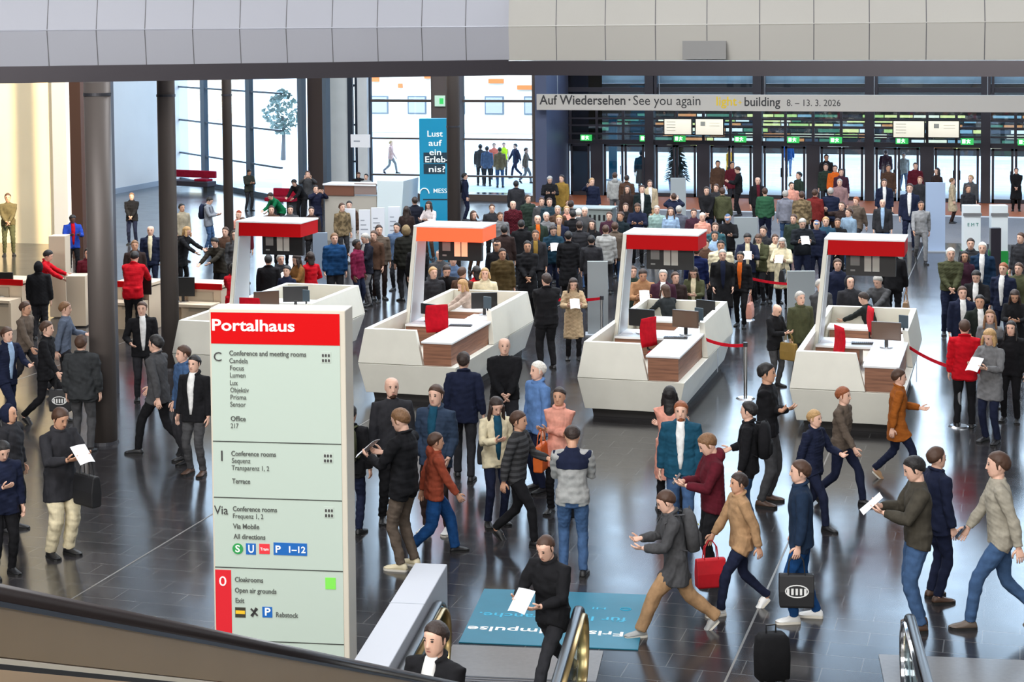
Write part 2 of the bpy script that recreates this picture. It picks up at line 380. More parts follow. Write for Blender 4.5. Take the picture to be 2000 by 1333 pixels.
r = facade_house('market_building', 'white low building with small orange signs beyond the tall glass panes', -42, -25.5, 104, 8, M_hw, [(1.5+k*2.6, 2.6+k*2.6, 1.3, 2.3) for k in range(5)], M_wd)
for k, (x, z, w) in enumerate([(1.6, 3.3, .5), (3.4, 2.9, .3), (5.2, 3.5, .4), (7.0, 2.7, .5), (9.5, 3.2, 1.0), (11.4, 2.8, 1.6), (12.6, 3.6, .5), (14.2, 3.1, 1.2), (15, 2.5, .6)]):
    MB().box((x, -.16, z), (x+w, -.07, z+.28)).build('sign_panel', M_or, r)
r = facade_house('exhibition_hall', 'dark exhibition hall with lit shelves far beyond the doors', -24.0, 30, 90, 9, mat('hall_dark', (26, 28, 30), .8), [], M_wd)
rnd = random.Random(21); cols = [(24, 26, 30), (30, 38, 36), (50, 84, 66), (160, 160, 100), (126, 146, 84), (164, 168, 160), (88, 112, 118), (146, 98, 60), (44, 50, 58), (170, 166, 140)]
sm = [mat('shelf_%d' % k, c, .8, spec=.1) for k, c in enumerate(cols)]
for row in range(7):
    m = MB(); x = .2
    while x < 53:
        w = rnd.uniform(.3, 1.5); kk = rnd.choice(range(10) if x > 5 else (0, 1, 8, 0, 2)); m.box((x, -.12, .35+row*.26), (x+w, 0, .35+row*.26+.17), kk); x += w+.06
    m.build('lit_shelf', sm, r)
q = at(1198, 352); t = onplane(1198, 226, q, Vector((0, -1, 0))); r = thing('street_banner', 'narrow teal banner outside behind the dark first doors', 'banner', (q.x-.2, q.y, 0)); MB().box((0, 0, .05), (.36, .06, t.z)).build('panel', mat('teal_outdoor', (0, 62, 78), .8, spec=.1), r); MB().box((-.1, -.2, 0), (.46, .26, .05)).build('foot_plate', M_grey, r)
r = facade_house('sandstone_building', 'sand coloured building beyond the slanted window wall', -92, -58, 112, 8, banded('sandstone', [(200, 178, 134), (212, 204, 180), (206, 158, 116), (160, 168, 140)], 1.2, aspect=(.5, 1, 6)), [(2+k*3, 3.2+k*3, 2.6, 4.4) for k in range(10)], M_wd)
# small tree outside the slanted window
def tree(x, y, h, label):
    r = thing('tree', label, 'tree', (x, y, 0)); rnd = random.Random(3)
    MB().tube([(0, 0, 0), (.05, 0, h*.3), (0, .05, h*.62)], [.14, .1, .05], 8, (1, 0, 0)).build('trunk', mat('bark', (92, 92, 92), .9), r)
    m = MB()
    for k in range(420):
        a = rnd.uniform(0, 6.28); q = rnd.uniform(0, 1)**.5; z = rnd.uniform(.38, 1)*h; rr = q*h*.28*math.sin(math.pi*min(1, (z/h-.3)/.75))
        c = Vector((rr*math.cos(a), rr*math.sin(a), z)); u = Vector((rnd.uniform(-1, 1), rnd.uniform(-1, 1), rnd.uniform(-1, 1))).normalized()*.16; w = u.cross(Vector((rnd.uniform(-1, 1), .3, .7))).normalized()*.1
        m.add([c-u, c+w, c+u, c-w], [(0, 1, 2, 3)])
    m.build('foliage', mat('grey_green_leaves', (110, 128, 120), .8), r)
q = at(553, 312); tree(q.x, q.y, 3.6, 'grey green young tree outside the slanted window wall')
# dark sculpture-like evergreen in a tub with the blue bag seen through the doors
q = at(1322, 372); r = thing('potted_conifer', 'dark slim conifer in a tub outside the second pair of doors', 'tree', (q.x, q.y, 0))
MB().cyl((0, 0, 0), .3, .45, 16, r2=.36).build('tub', mat('blue_tub', (40, 90, 150), .5), r)
m = MB(); rnd = random.Random(8)
for k in range(500):
    z = .4+1.9*rnd.random(); R_ = .42*(1-(z-.4)/2.1)+.06; a = rnd.uniform(0, 6.28); c = Vector((R_*math.cos(a), R_*math.sin(a), z)); u = Vector((math.cos(a), math.sin(a), -.5))*.12; w = Vector((-math.sin(a), math.cos(a), .2))*.06
    m.add([c-u, c+w, c+u, c-w], [(0, 1, 2, 3)])
m.cyl((0, 0, .4), .3, 1.6, 10, r2=.05); m.build('foliage', mat('conifer_green', (42, 58, 56), .9), r)

# ------------------------------------------------------------------ soffit and beam
ZB = 5.8
BL = at(0, 163, ZB); BC = Vector((-8.62, 28.75, ZB)); BR = at(2000, 150, ZB)
dirL = (BL-BC).normalized(); dirR = (BR-BC).normalized()
L0 = BC+dirL*14; R0 = BC+dirR*18
M_beam = mat('bronze_beam', (66, 62, 68), .35, metal=.45)
def wallrun(p, q, n, z0, z1, thick, m, name, bev=0):
    p = Vector((p.x, p.y, 0)); q = Vector((q.x, q.y, 0)); d = (q-p).normalized(); nn = Vector((d.y, -d.x, 0))*n
    mb = MB(); mb.hexa([p+Vector((0, 0, z0)), q+Vector((0, 0, z0)), q+nn*thick+Vector((0, 0, z0)), p+nn*thick+Vector((0, 0, z0))],
                       [p+Vector((0, 0, z1)), q+Vector((0, 0, z1)), q+nn*thick+Vector((0, 0, z1)), p+nn*thick+Vector((0, 0, z1))])
    return struct(mb.build(name, m))
wallrun(L0, BC, 1, ZB, ZB+.27, -.35, M_beam, 'beam_left'); wallrun(BC, R0, 1, ZB, ZB+.25, -.35, M_beam, 'beam_right')
M_sofl = mat('soffit_panel_grey', (184, 186, 196), .5, var=.02, scale=.4); M_sofr = mat('soffit_panel_warm', (200, 198, 192), .5, var=.02, scale=.4)
M_joint = mat('panel_joint', (110, 110, 114), .7)
def nrm(p, q):
    d = (V2(q)-V2(p)).normalized(); return Vector((d.y, -d.x, 0))
def V2(p): return Vector((p.x, p.y, 0))
_nl, _nr = nrm(L0, BC), nrm(BC, R0); MITER = -(_nl+_nr)/(1+_nl.dot(_nr))
def soffit(p, q, corner, m, name, step):
    nn = nrm(p, q); p, q = V2(p), V2(q); L = (q-p).length
    prof = [(.16, ZB+.26), (0, ZB+.84), (.02, ZB+.86), (.30, ZB+1.5), (.8, ZB+2.3), (1.6, ZB+3.2)]    # setback away from the camera
    k = max(1, round(L/step)); panels = MB(); joints = MB()
    def pt(t, s, z, off=0):
        a = p+(MITER if corner == 0 else -nn)*s; b = q+(MITER if corner == 1 else -nn)*s
        return a.lerp(b, t)+nn*off+Vector((0, 0, z))
    for i in range(k):
        for j in range(len(prof)-1):
            (s0, z0), (s1, z1) = prof[j], prof[j+1]
            panels.add([pt(i/k, s0, z0), pt((i+1)/k, s0, z0), pt((i+1)/k, s1, z1), pt(i/k, s1, z1)], [(0, 1, 2, 3)])
            e = .007/L
            if i: joints.add([pt(i/k-e, s0, z0, .02), pt(i/k+e, s0, z0, .02), pt(i/k+e, s1, z1, .02), pt(i/k-e, s1, z1, .02)], [(0, 1, 2, 3)])
    r = bpy.data.objects.new(name, None); COL.objects.link(r); r['kind'] = 'structure'
    po = panels.build('panels', m, r); so = po.modifiers.new('thick', 'SOLIDIFY'); so.thickness = .03; so.offset = 0
    jo = joints.build('joint', M_joint, r); so = jo.modifiers.new('thick', 'SOLIDIFY'); so.thickness = .01
    return r
soffit(L0, BC, 1, M_sofl, 'wall_soffit_left', .78); soffit(BC, R0, 0, M_sofr, 'wall_soffit_right', .92)
vp = BC+dirR*3.4
v = MB(); nR = Vector((dirR.y, -dirR.x, 0))
if nR.y > 0: nR = -nR
a = aty(1333, 80, 0+BC.y-.2)
def onR(px, py):
    return onplane(px, py, BC+nR*.04, nR)
q1, q2 = onR(1333, 116), onR(1418, 80)
m = MB(); m.prism([onR(1333, 116), onR(1418, 116), onR(1418, 80), onR(1333, 80)], -nR*.02)
tag(m.build('ventilation_grille', mat('grille_grey', (150, 150, 150), .6)), 'grey rectangular ventilation grille in the white upper wall panels', 'grille')

# ------------------------------------------------------------------ round columns
M_col = mat('bronze_column', (104, 96, 92), .5, metal=.25)
def column(px, py, dia, name, top=17.5, ring=None):
    p = at(px, py); r = bpy.data.objects.new(name, None); COL.objects.link(r); r.location = p; r['kind'] = 'structure'
    MB().cyl((0, 0, 0), dia/2, top, 40).build('shaft', M_col, r, smooth=False).data.polygons.foreach_set('use_smooth', [len(f.vertices) == 4 for f in r.children[0].data.polygons])
    b = MB(); b.cyl((0, 0, 0), dia/2+.025, .05, 40, r2=dia/2+.012); b.cyl((0, 0, 4.95 if ring is None else ring), dia/2+.012, .05, 40); b.build('collar', M_dark, r)
    return r
column(204, 866, .42, 'column_1', top=ZB+.02, ring=5.6); column(334, 722, .345, 'column_2', ring=5.35); column(449, 560, .25, 'column_3'); column(888, 540, .35, 'column_4', ring=4.0)
# flat bronze posts beside the big column
for k, (px, py, w, d) in enumerate(((156, 505, .36, .2), (222, 770, .13, .2))):
    p = at(px, py); struct(MB().box((p.x-w/2, p.y-d/2, 0), (p.x+w/2, p.y+d/2, 17.5)).build('column_%d' % (5+k), mat('reddish_bronze', (44, 30, 28), .5, metal=.1) if k == 0 else mat('slate_post', (88, 90, 98), .4, metal=.3)))

# ------------------------------------------------------------------ information counters
M_cov = mat('counter_side_grey', (206, 212, 214), .42)
def counter(X, Y, label, lit=False, mirror=False):
    r = thing('information_counter', label, 'counter', (X, Y, 0), 0, 'information counters in a row')
    W, L = 1.84, 5.0
    MB().hexa([(.22, .25, 0), (W-.2, .25, 0), (W-.2, L-.25, 0), (.22, L-.25, 0)], [(.2, .22, .16), (W-.18, .22, .16), (W-.18, L-.22, .16), (.2, L-.22, .16)]).build('plinth', M_shadow, r)
    MB().hexa([(.1, .12, .15), (W-.12, .12, .15), (W-.16, L-.12, .15), (.14, L-.12, .15)], [(0, 0, .69), (W, 0, .69), (W, L, .69), (0, L, .69)]).build('lower_shell', M_white, r, bevel=.008)
    # upper walls lean inwards
    z0, z1 = .70, 1.3; t = .1
    MB().hexa([(0, 0, z0), (1.22, 0, z0), (1.22, t, z0), (0, t, z0)], [(.1, .09, z1), (1.06, .09, z1), (1.06, .09+t, z1), (.1, .09+t, z1)]).build('front_panel', M_white, r, bevel=.006)
    MB().hexa([(0, t, z0), (t, t, z0), (t, L, z0), (0, L, z0)], [(.1, .09+t, z1), (.1+t, .09+t, z1), (.1+t, L-.09, z1), (.1, L-.09, z1)]).build('side_panel', M_white, r, bevel=.006)
    MB().hexa([(t, L-t, z0), (W, L-t, z0), (W, L, z0), (t, L, z0)], [(.1+t, L-.09-t, z1), (W-.1, L-.09-t, z1), (W-.1, L-.09, z1), (.1+t, L-.09, z1)]).build('rear_panel', M_white, r, bevel=.006)
    sp = MB().hexa([(W-t, 2.25, z0), (W, 2.25, z0), (W, L-t, z0), (W-t, L-t, z0)], [(W-.1-t, 2.42, z1), (W-.1, 2.42, z1), (W-.1, L-.09-t, z1), (W-.1-t, L-.09-t, z1)])
    sp.build('side_panel', M_white, r, bevel=.006)
    MB().box((W-.004, 3.2, .25), (W+.006, 3.24, .69)).build('seam_strip', M_steel, r)
    # desk: wooden front and side, white top, one arm to the front and one across
    MB().box((1.2, .10, .69), (1.72, 2.3, 1.08)).build('desk_front', M_wood, r)
    MB().box((1.17, .07, 1.08), (1.75, 3.1, 1.115)).build('desk_top', M_whitetop, r, bevel=.005)
    MB().box((.2, 1.9, 1.04), (1.17, 2.7, 1.08)).build('desk_top', M_whitetop, r, bevel=.005)
    MB().box((.2, 1.95, .69), (.95, 2.65, 1.04)).build('cabinet', M_wood, r)
    MB().box((.2, 3.7, 1.04), (1.62, 4.2, 1.08)).build('desk_top', M_whitetop, r, bevel=.005)
    MB().box((.25, 3.75, .69), (1.55, 4.15, 1.04)).build('cabinet', M_wood, r)
    # leaning mast and canopy
    v0 = 2.05; d = .34
    MB().hexa([(.12, v0, .8), (.2, v0, .8), (.2, v0+.76, .8), (.12, v0+.76, .8)], [(.34, v0, 2.92), (.41, v0, 2.92), (.41, v0+.52, 2.92), (.34, v0+.52, 2.92)]).build('mast', M_white, r, bevel=.004)
    MB().hexa([(.205, v0+.02, .8), (.225, v0+.02, .8), (.225, v0+.74, .8), (.205, v0+.74, .8)], [(.38, v0+.02, 2.63), (.405, v0+.02, 2.63), (.405, v0+.52, 2.63), (.38, v0+.52, 2.63)]).build('mast_lining', mat('pale_blue_grey_panel', (198, 206, 212), .4), r)
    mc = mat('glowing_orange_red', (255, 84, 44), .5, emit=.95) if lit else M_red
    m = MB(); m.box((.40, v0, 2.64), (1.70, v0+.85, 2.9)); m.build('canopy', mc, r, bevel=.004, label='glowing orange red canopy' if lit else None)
    MB().box((.34, v0-.01, 2.9), (1.71, v0+.86, 2.93)).build('canopy_lid', M_whitetop, r, bevel=.003)
    # poster box hung under the canopy
    e = MB().box((.66, v0+.5, 2.22), (1.52, v0+.6, 2.62)).build('display_panel', M_black, r)
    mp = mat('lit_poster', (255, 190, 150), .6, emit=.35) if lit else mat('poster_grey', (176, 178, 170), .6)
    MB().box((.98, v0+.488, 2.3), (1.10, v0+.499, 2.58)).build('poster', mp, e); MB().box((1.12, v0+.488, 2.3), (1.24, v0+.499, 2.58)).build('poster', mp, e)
    m = MB(); m.box((.74, v0+.489, 2.4), (.90, v0+.499, 2.57)); m.box((.74, v0+.489, 2.3), (.82, v0+.499, 2.33)); m.build('poster', mat('poster_dark', (120, 122, 120), .6), e)
    MB().tube([(.8, v0+.55, 2.62), (.8, v0+.55, 2.65)], [.012, .012], 6, (1, 0, 0)).build('hanger', M_steel, r)
    return r
CP = {}
for k, (px, py, lab) in enumerate(((360, 622, 'white faceted information counter with dull red canopy, partly hidden by the tall sign'),
                                   (714, 641, 'white faceted information counter whose canopy glows orange red'),
                                   (1137, 670, 'white faceted information counter with red canopy, beside the woman in the beige coat'),
                                   (1553, 689, 'white faceted information counter with red canopy, belt running to the red jacket'))):
    p = at(px, py, 1.3); CP[k] = (p.x-.1, 27.95+(.3 if k < 2 else 0)); counter(CP[k][0], CP[k][1], lab, lit=(k == 1))

ORD = ['counter behind the tall sign', 'counter with the glowing canopy', 'counter beside the beige coat', 'fourth counter from the sign']
def cloc(k, u, v, z): return (CP[k][0]+u, CP[k][1]+v, z)
def monitor(p, rz, label, group='desk monitors', back=False, w=.5, h=.31):
    r = thing('desk_monitor', label, 'monitor', p, rz, group)
    MB().box((-w/2, -.02, .13), (w/2, .02, .13+h)).build('screen', mat('brown_grey_screen', (84, 66, 56), .3) if not back else M_black, r, bevel=.006)
    MB().box((-w/2+.02, -.024, .15), (w/2-.02, -.02, .11+h)).build('display', mat('screen_face', (96, 76, 64), .2), r)
    MB().box((-.03, .0, .02), (.03, .03, .16)).build('stand', M_black, r); MB().cyl((0, 0, 0), .11, .02, 20).build('foot', M_steel, r)
def office_chair(p, rz, label, z=0.18):
    r = thing('office_chair', label, 'chair', (p[0], p[1], p[2]), rz, 'red office chairs behind the counters')
    m = MB(); R_ = []
    for i in range(7):
        t = i/6; ww = .21+.015*math.sin(math.pi*t); y = .03*math.sin(math.pi*t)+.02*t
        R_.append([Vector((ww*math.cos(a), y+.022*math.sin(a), .55+.5*t)) for a in [2*math.pi*k/12 for k in range(12)]])
    m.rings(R_); m.build('backrest', M_redc, r, smooth=True)
    MB().ell((0, -.24, .46), (.24, .23, .05), 16, 6).build('seat', M_redc, r, smooth=True)
    MB().tube([(0, -.24, .08), (0, -.24, .43)], [.03, .03], 8, (1, 0, 0)).build('column', M_black, r)
    MB().tube([(0, -.22, .42), (0, .05, .5), (0, .045, .6)], [.02, .02, .02], 8, (1, 0, 0)).build('back_bracket', M_black, r)
    m = MB()
    for k in range(5):
        a = 2*math.pi*k/5; m.tube([(0, -.24, .09), (.27*math.cos(a), -.24+.27*math.sin(a), .05)], [.022, .016], 6, (0, 0, 1)); m.ell((.27*math.cos(a), -.24+.27*math.sin(a), .03), (.03, .03, .03), 8, 5)
    m.build('star_base', M_black, r)
for k in (1, 2, 3):
    office_chair(cloc(k, [0, 1.0, .98, .66][k], [0, 1.45, 1.3, 1.2][k], .49), math.radians([0, 35, 62, -60][k]), 'red office chair with tall backrest inside the %s' % ORD[k])
office_chair(cloc(0, .9, 1.4, .49), 0, 'red office chair whose top shows over the tall sign')
office_chair(cloc(3, 1.05, 3.35, .49), math.radians(110), 'red office chair seen edge-on behind the seated clerk')
monitor(cloc(2, 1.45, 2.15, 1.115), math.radians(-12), 'flat monitor with brownish screen on the %s' % ORD[2])
monitor(cloc(3, 1.42, 1.75, 1.115), math.radians(-4), 'flat monitor with brown screen on the %s' % ORD[3])
monitor(cloc(2, .62, 2.3, 1.08), math.radians(170), 'grey monitor seen from behind at the mast of the %s' % ORD[2], back=True)
monitor(cloc(1, 1.42, 3.0, 1.115), math.radians(200), 'black monitor seen from behind on the %s' % ORD[1], back=True)
monitor(cloc(1, .55, 2.3, 1.08), math.radians(160), 'low black monitor at the mast of the %s' % ORD[1], back=True, w=.4, h=.2)
monitor(cloc(0, 1.2, 2.9, 1.115), math.radians(200), 'black monitor seen from behind on the %s' % ORD[0], back=True)
monitor(cloc(0, .8, 2.4, 1.08), math.radians(35), 'grey monitor left of the black one on the %s' % ORD[0])
monitor(cloc(2, 1.5, 3.9, 1.08), math.radians(160), 'tilted black monitor further back on the %s' % ORD[2], back=True, w=.4, h=.26)
for k, (u, v) in ((1, (1.64, 2.5)), (2, (1.64, 2.45)), (3, (1.66, 2.5)), (0, (1.6, 2.5))):
    r = thing('card_terminal', 'small blue grey tablet terminal on the wall end of the %s' % ORD[k], 'terminal', cloc(k, u, v, 1.3), math.radians(-20), 'tablet terminals')
    MB().box((-.09, -.012, .03), (.09, .012, .26)).build('body', mat('slate_plastic', (70, 86, 96), .35), r, bevel=.01); MB().box((-.015, -.01, -.02), (.015, .01, .05)).build('stem', M_black, r)
for k in range(1, 4):
    r = thing('keyboard', 'black keyboard on the white desk of the %s' % ORD[k], 'keyboard', cloc(k, 1.0 if k == 3 else 1.35, 2.2 if k == 3 else 1.75, 1.08 if k == 3 else 1.115), .1, 'keyboards')
    MB().box((-.21, -.07, 0), (.21, .07, .022)).build('case', M_black, r, bevel=.004); m = MB()
    for a in range(12):
        for b in range(4): m.box((-.195+a*.033, -.058+b*.03, .022), (-.17+a*.033, -.036+b*.03, .028))
    m.build('keys', M_dark, r)
    for j in range(3):
        o = MB().box((-.105, -.148, 0), (.105, .148, .004+.003*j)).build('brochure', M_paper)
        o.location = cloc(k, .35+.3*j, 2.25+.12*j, 1.08) if j < 2 else cloc(k, 1.35, 2.75, 1.115); o.rotation_euler = (0, 0, .3+j)
        tag(o, 'white brochure lying %s the %s' % (['by the mast on', 'in the middle of', 'on the far desk end of'][j], ORD[k]), 'brochure', 'brochures on the counters')

# ------------------------------------------------------------------ belt stanchions
M_belt = cloth((196, 20, 40))
def stanchion(px, py, label, h=1.0, base=True):
    p = at(px, py); r = thing('barrier_post', label, 'barrier post', (p.x, p.y, 0), 0, 'steel barrier posts')
    MB().cyl((0, 0, 0), .17, .025, 32, r2=.14).build('base_disc', M_steel, r)
    MB().cyl((0, 0, .02), .032, h-.06, 20).build('pole', M_steel, r); MB().cyl((0, 0, h-.07), .04, .08, 20).build('belt_head', M_dark, r)
    return p
def belt(a, b, label, w=.06):
    a, b = Vector(a), Vector(b); n = 10; m = MB(); P = []
    for i in range(n+1):
        t = i/n; c = a.lerp(b, t); c.z -= .05*4*t*(1-t); P.append(c)
    d = (b-a); s = Vector((d.y, -d.x, 0)).normalized()*.0015
    for i in range(n): m.hexa([P[i]-s, P[i+1]-s, P[i+1]+s, P[i]+s], [P[i]-s+Vector((0, 0, w)), P[i+1]-s+Vector((0, 0, w)), P[i+1]+s+Vector((0, 0, w)), P[i]+s+Vector((0, 0, w))])
    return tag(m.build('barrier_belt', M_belt), label, 'barrier belt', 'red barrier belts')
p = stanchion(1456, 779, 'steel barrier post standing alone right of the third counter'); belt(cloc(2, 1.78, 2.35, .98), (p.x, p.y, .93), 'red belt from the counter beside the beige coat to a steel post')
p = stanchion(1873, 834, 'steel barrier post hidden behind the red jacket attendant'); belt(cloc(3, 1.78, 2.2, 1.02), (p.x, p.y, .93), 'red belt running down to the red jacket attendant')
p = stanchion(1176, 672, 'steel barrier post behind the woman in the beige coat'); belt((p.x-1.3, p.y-.2, .93), (p.x, p.y, .93), 'short red belt behind the woman in the beige coat')
p = stanchion(1460, 625, 'steel barrier post among the crowd beside the pink bag'); p2 = stanchion(1571, 640, 'steel barrier post at the grey partition in the crowd'); belt((p.x, p.y, .93), (p2.x, p2.y, .93), 'thin red belt crossing the crowd before the fourth counter')

# ------------------------------------------------------------------ grey partitions, banners, info stands
SR_ = []
def slab(name, label, cat, px0, px1, ytop, ybase, m, thick=.08, foot=True, yaw=0, group=None):
    a = at(px0, ybase); b = at(px1, ybase); SR_.append((a.x, a.y, b.x, a.y+thick)); t = onplane(px0, ytop, a, Vector((0, -1, 0))); w = (b-a).length; h = t.z
    r = thing(name, label, cat, (a.x, a.y, 0), math.atan2(b.y-a.y, b.x-a.x), group)
    MB().box((0, 0, .03), (w, thick, h)).build('panel', m, r, bevel=.004)
    if foot: MB().box((-.05, -.18, 0), (w+.05, thick+.18, .03)).build('foot_plate', M_grey, r)
    return r, w, h
M_part = mat('partition_grey', (150, 158, 162), .6)
for args in (('partition', 'grey partition panel standing behind the woman in the beige coat', 1148, 1188, 511, 655),
             ('partition', 'grey partition panel left of the slanted mast of the fourth counter', 1538, 1592, 530, 672),
             ('partition', 'tall grey partition standing at the glass doors among the crowd', 1310, 1340, 348, 452),
             ('partition', 'low grey partition behind the crowd near the terracotta strip', 1434, 1480, 425, 520)):
    slab(args[0], args[1], 'partition', *args[2:], M_part, group='grey partitions')
slab('roller_banner', 'blank pale blue roller banner beside the man in the grey sweater', 'banner', 1808, 1846, 357, 492, mat('banner_blue_grey', (160, 178, 206), .5))
slab('partition', 'grey panel of the first counter station behind the red canopy', 'partition', 612, 640, 455, 560, mat('slate_blue_panel', (128, 142, 160), .5), group='grey partitions')
# tall teal banner by the thin column
r, w, h = slab('advertising_banner', 'tall teal advertising banner partly behind the dark column', 'banner', 821, 896, 232, 470, mat('teal_banner', (0, 132, 170), .45), .3, True)
fr = w/75; M_wt = mat('white_lettering', (240, 250, 252), .5); M_tdk = mat('navy_box', (10, 44, 60), .5)
def bt(s, px, py, size, m=M_wt, bold=.012, wd=None): text(s, frame(((px-821)*fr, -.004, h-(py-232)*h/238.), (1, 0, 0), (0, 0, 1)), size, m, r, bold=bold, width=wd)
MB().box((8*fr, -.004, h-(319-232)*h/238), (57*fr, .0, h-(298-232)*h/238)).build('text_box', M_tdk, r); MB().box((8*fr, -.004, h-(340-232)*h/238), (50*fr, .0, h-(320-232)*h/238)).build('text_box', M_tdk, r)
for s, x, y, wd in (('Lust', 836, 267, 30), ('auf', 839, 285, 26), ('ein', 840, 303, 23), ('Erleb-', 831, 317, 46), ('nis?', 838, 336, 32)): bt(s, x, y, .27, wd=wd*fr)
bt('MESSE', 847, 377, .2, bold=.005); bt('welcome to the hall', 831, 389, .08, bold=0) if False else None
MB().tube([((830+9*math.cos(a)-821)*fr, -.006, h-(378-10*math.sin(a)-232)*h/238) for a in [math.pi*k/10 for k in range(11)]], [.02]*11, 6, (0, 1, 0)).build('arc_logo', M_wt, r)
MB().box((6*fr, -.004, h-(391-232)*h/238), (66*fr, 0, h-(388.5-232)*h/238)).build('rule', M_tdk, r)

# second counter far left behind, with white panels
q = at(640, 470); M_pw = mat('pale_glass_panel', (206, 218, 222), .3)
r = thing('reception_desk', 'pale reception desk with brown front far behind the first counter', 'counter', (q.x, q.y, 0))
def far(px, py, Y, o): v = aty(px, py, Y); return (v.x-o.x, 0, v.z)
Y2 = q.y
xa, za = far(634, 363, Y2, q)[0], far(634, 363, Y2, q)[2]; xb_ = far(735, 350, Y2, q)[0]; xc = far(788, 350, Y2, q)[0]
MB().box((xa, 0, 0), (xb_, .7, za-.3)).build('front_panel', mat('beige_panel', (176, 170, 160), .5), r)
MB().box((xa, -.03, za-.3), (xb_*.55, .02, za+.02)).build('wood_band', mat('brown_laminate', (116, 76, 60), .5), r); MB().box((xb_*.56, -.03, za-.25), (xb_, .02, za+.1)).build('wood_band', mat('grey_brown_laminate', (140, 122, 116), .5), r)
MB().box((xa-.05, -.05, za+.02), (xb_, .75, za+.07)).build('worktop', M_whitetop, r)
MB().hexa([(xb_+.02, -.1, .2), (xc-.1, -.1, .2), (xc-.1, 1.4, .2), (xb_+.02, 1.4, .2)], [(xb_+.02, 0, za+.2), (xc, 0, za+.2), (xc, 1.4, za+.2), (xb_+.02, 1.4, za+.2)]).build('side_shell', M_pw, r, bevel=.02)
M_lines = mat('print_grey', (150, 156, 166), .6)
for k, (x0, x1, y0, y1) in enumerate(((671, 695, 408, 512), (702, 724, 410, 512), (726, 752, 406, 512), (759, 782, 404, 500))):
    rr, w, h = slab('info_board', 'white info board in front of the reception desk, %s' % ['beside the camouflage jacket', 'second from the camouflage jacket', 'third from the camouflage jacket', 'beside the long brown hair'][k], 'notice board', x0, x1, y0, y1, mat('white_board', (222, 226, 234), .5), .05, True, group='white info boards')
    m = MB()
    for j in range(7): m.box((w*.15, -.003, h-.3-.13*j-.02), (w*(.5+.3*((j*7) % 3)/2), 0, h-.3-.13*j+.012))
    m.build('printed_lines', M_lines, rr)
# hanging small sign
q = aty(685, 288, 58); t = aty(722, 263, 58); r = thing('hanging_sign', 'small white sign hanging before the tall glass panes', 'sign', (q.x, q.y, q.z))
MB().box((0, 0, 0), (t.x-q.x, .05, t.z-q.z)).build('sign_panel', M_paper, r); MB().tube([(.1, .02, t.z-q.z), (.1, .02, 17.5-q.z)], [.008, .008], 6, (1, 0, 0)).build('cable', M_steel, r)
MB().box((.12, -.003, .2), (.36, 0, .25)).build('printed_lines', M_lines, r)
# exit sign on the pier
q = aty(849, 208, YG-.3); r = thing('exit_sign', 'green and white exit sign on the grey pier behind the dark column', 'exit sign', (q.x, q.y, q.z), 0)
MB().box((0, 0, 0), (.42, .05, .42)).build('housing', mat('pale_green', (200, 235, 214), .5, emit=.3), r); MB().box((.2, -.01, .1), (.36, 0, .32)).build('running_figure', M_exit, r)
# white and green stands at the right
for k, (x0, x1) in enumerate(((1882, 1915), (1936, 1968))):
    rr, w, h = slab('info_stand', 'white information stand with green foot, %s of the pair at the right' % ['left', 'right'][k], 'stand', x0, x1, 402, 545, mat('white_board2', (222, 230, 234), .5), .3, False, group='white and green information stands')
    MB().box((-.01, -.02, .03), (w+.01, .33, h*.38)).build('green_foot', mat('leaf_green', (26, 142, 60), .5), rr)
    MB().box((-.02, -.03, h*.86), (w+.02, 0, h*.9)).build('rail', M_steel, rr)
    text('E M T', frame((w*.2, -.005, h*.72), (1, 0, 0), (0, 0, 1)), .12, mat('teal_print', (30, 130, 120), .6), rr) if k == 0 else None
slab('totem_screen', 'dark totem screen between the white and green stands', 'screen', 1935, 1955, 446, 560, mat('dark_totem', (34, 30, 40), .3), .2, group=None)
# hanging info screens in front of the doors
for k, (x0, y0, x1, y1) in enumerate(((1296, 231, 1352, 264), (1357, 231, 1414, 265), (1743, 235, 1807, 270), (1811, 235, 1875, 270))):
    a = aty(x0, y1, YF-.6); b = aty(x1, y0, YF-.6); r = thing('info_screen', ['cream lit info screen hanging over the doors, left of the left pair', 'cream lit info screen hanging over the doors, right of the left pair', 'cream lit info screen hanging over the doors, left of the right pair', 'cream lit info screen hanging over the doors, right of the right pair'][k], 'screen', (a.x, a.y, a.z), 0, 'hanging info screens')
    w, h = b.x-a.x, b.z-a.z
    MB().box((0, 0, 0), (w, .1, h)).build('housing', M_black, r); MB().box((.04, -.01, .04), (w-.04, 0, h-.04)).build('display', mat('screen_cream', (236, 232, 214), .4, emit=.55), r)
    m = MB()
    for j in range(4): m.box((.12, -.013, h-.14-.11*j-.02), (w*.42, -.01, h-.14-.11*j))
    if k % 2: m = MB(); m.box((w*.2, -.013, h*.55), (w*.36, -.01, h*.8)); m.box((w*.5, -.013, h*.7), (w*.85, -.01, h*.72)); m.box((w*.5, -.013, h*.55), (w*.85, -.01, h*.57))
    m.build('printed_lines', mat('screen_grey', (176, 178, 170), .6), r)
    MB().box((w/2-.04, .1, h-.12), (w/2+.04, .47, h-.04)).build('bracket', M_dark, r)
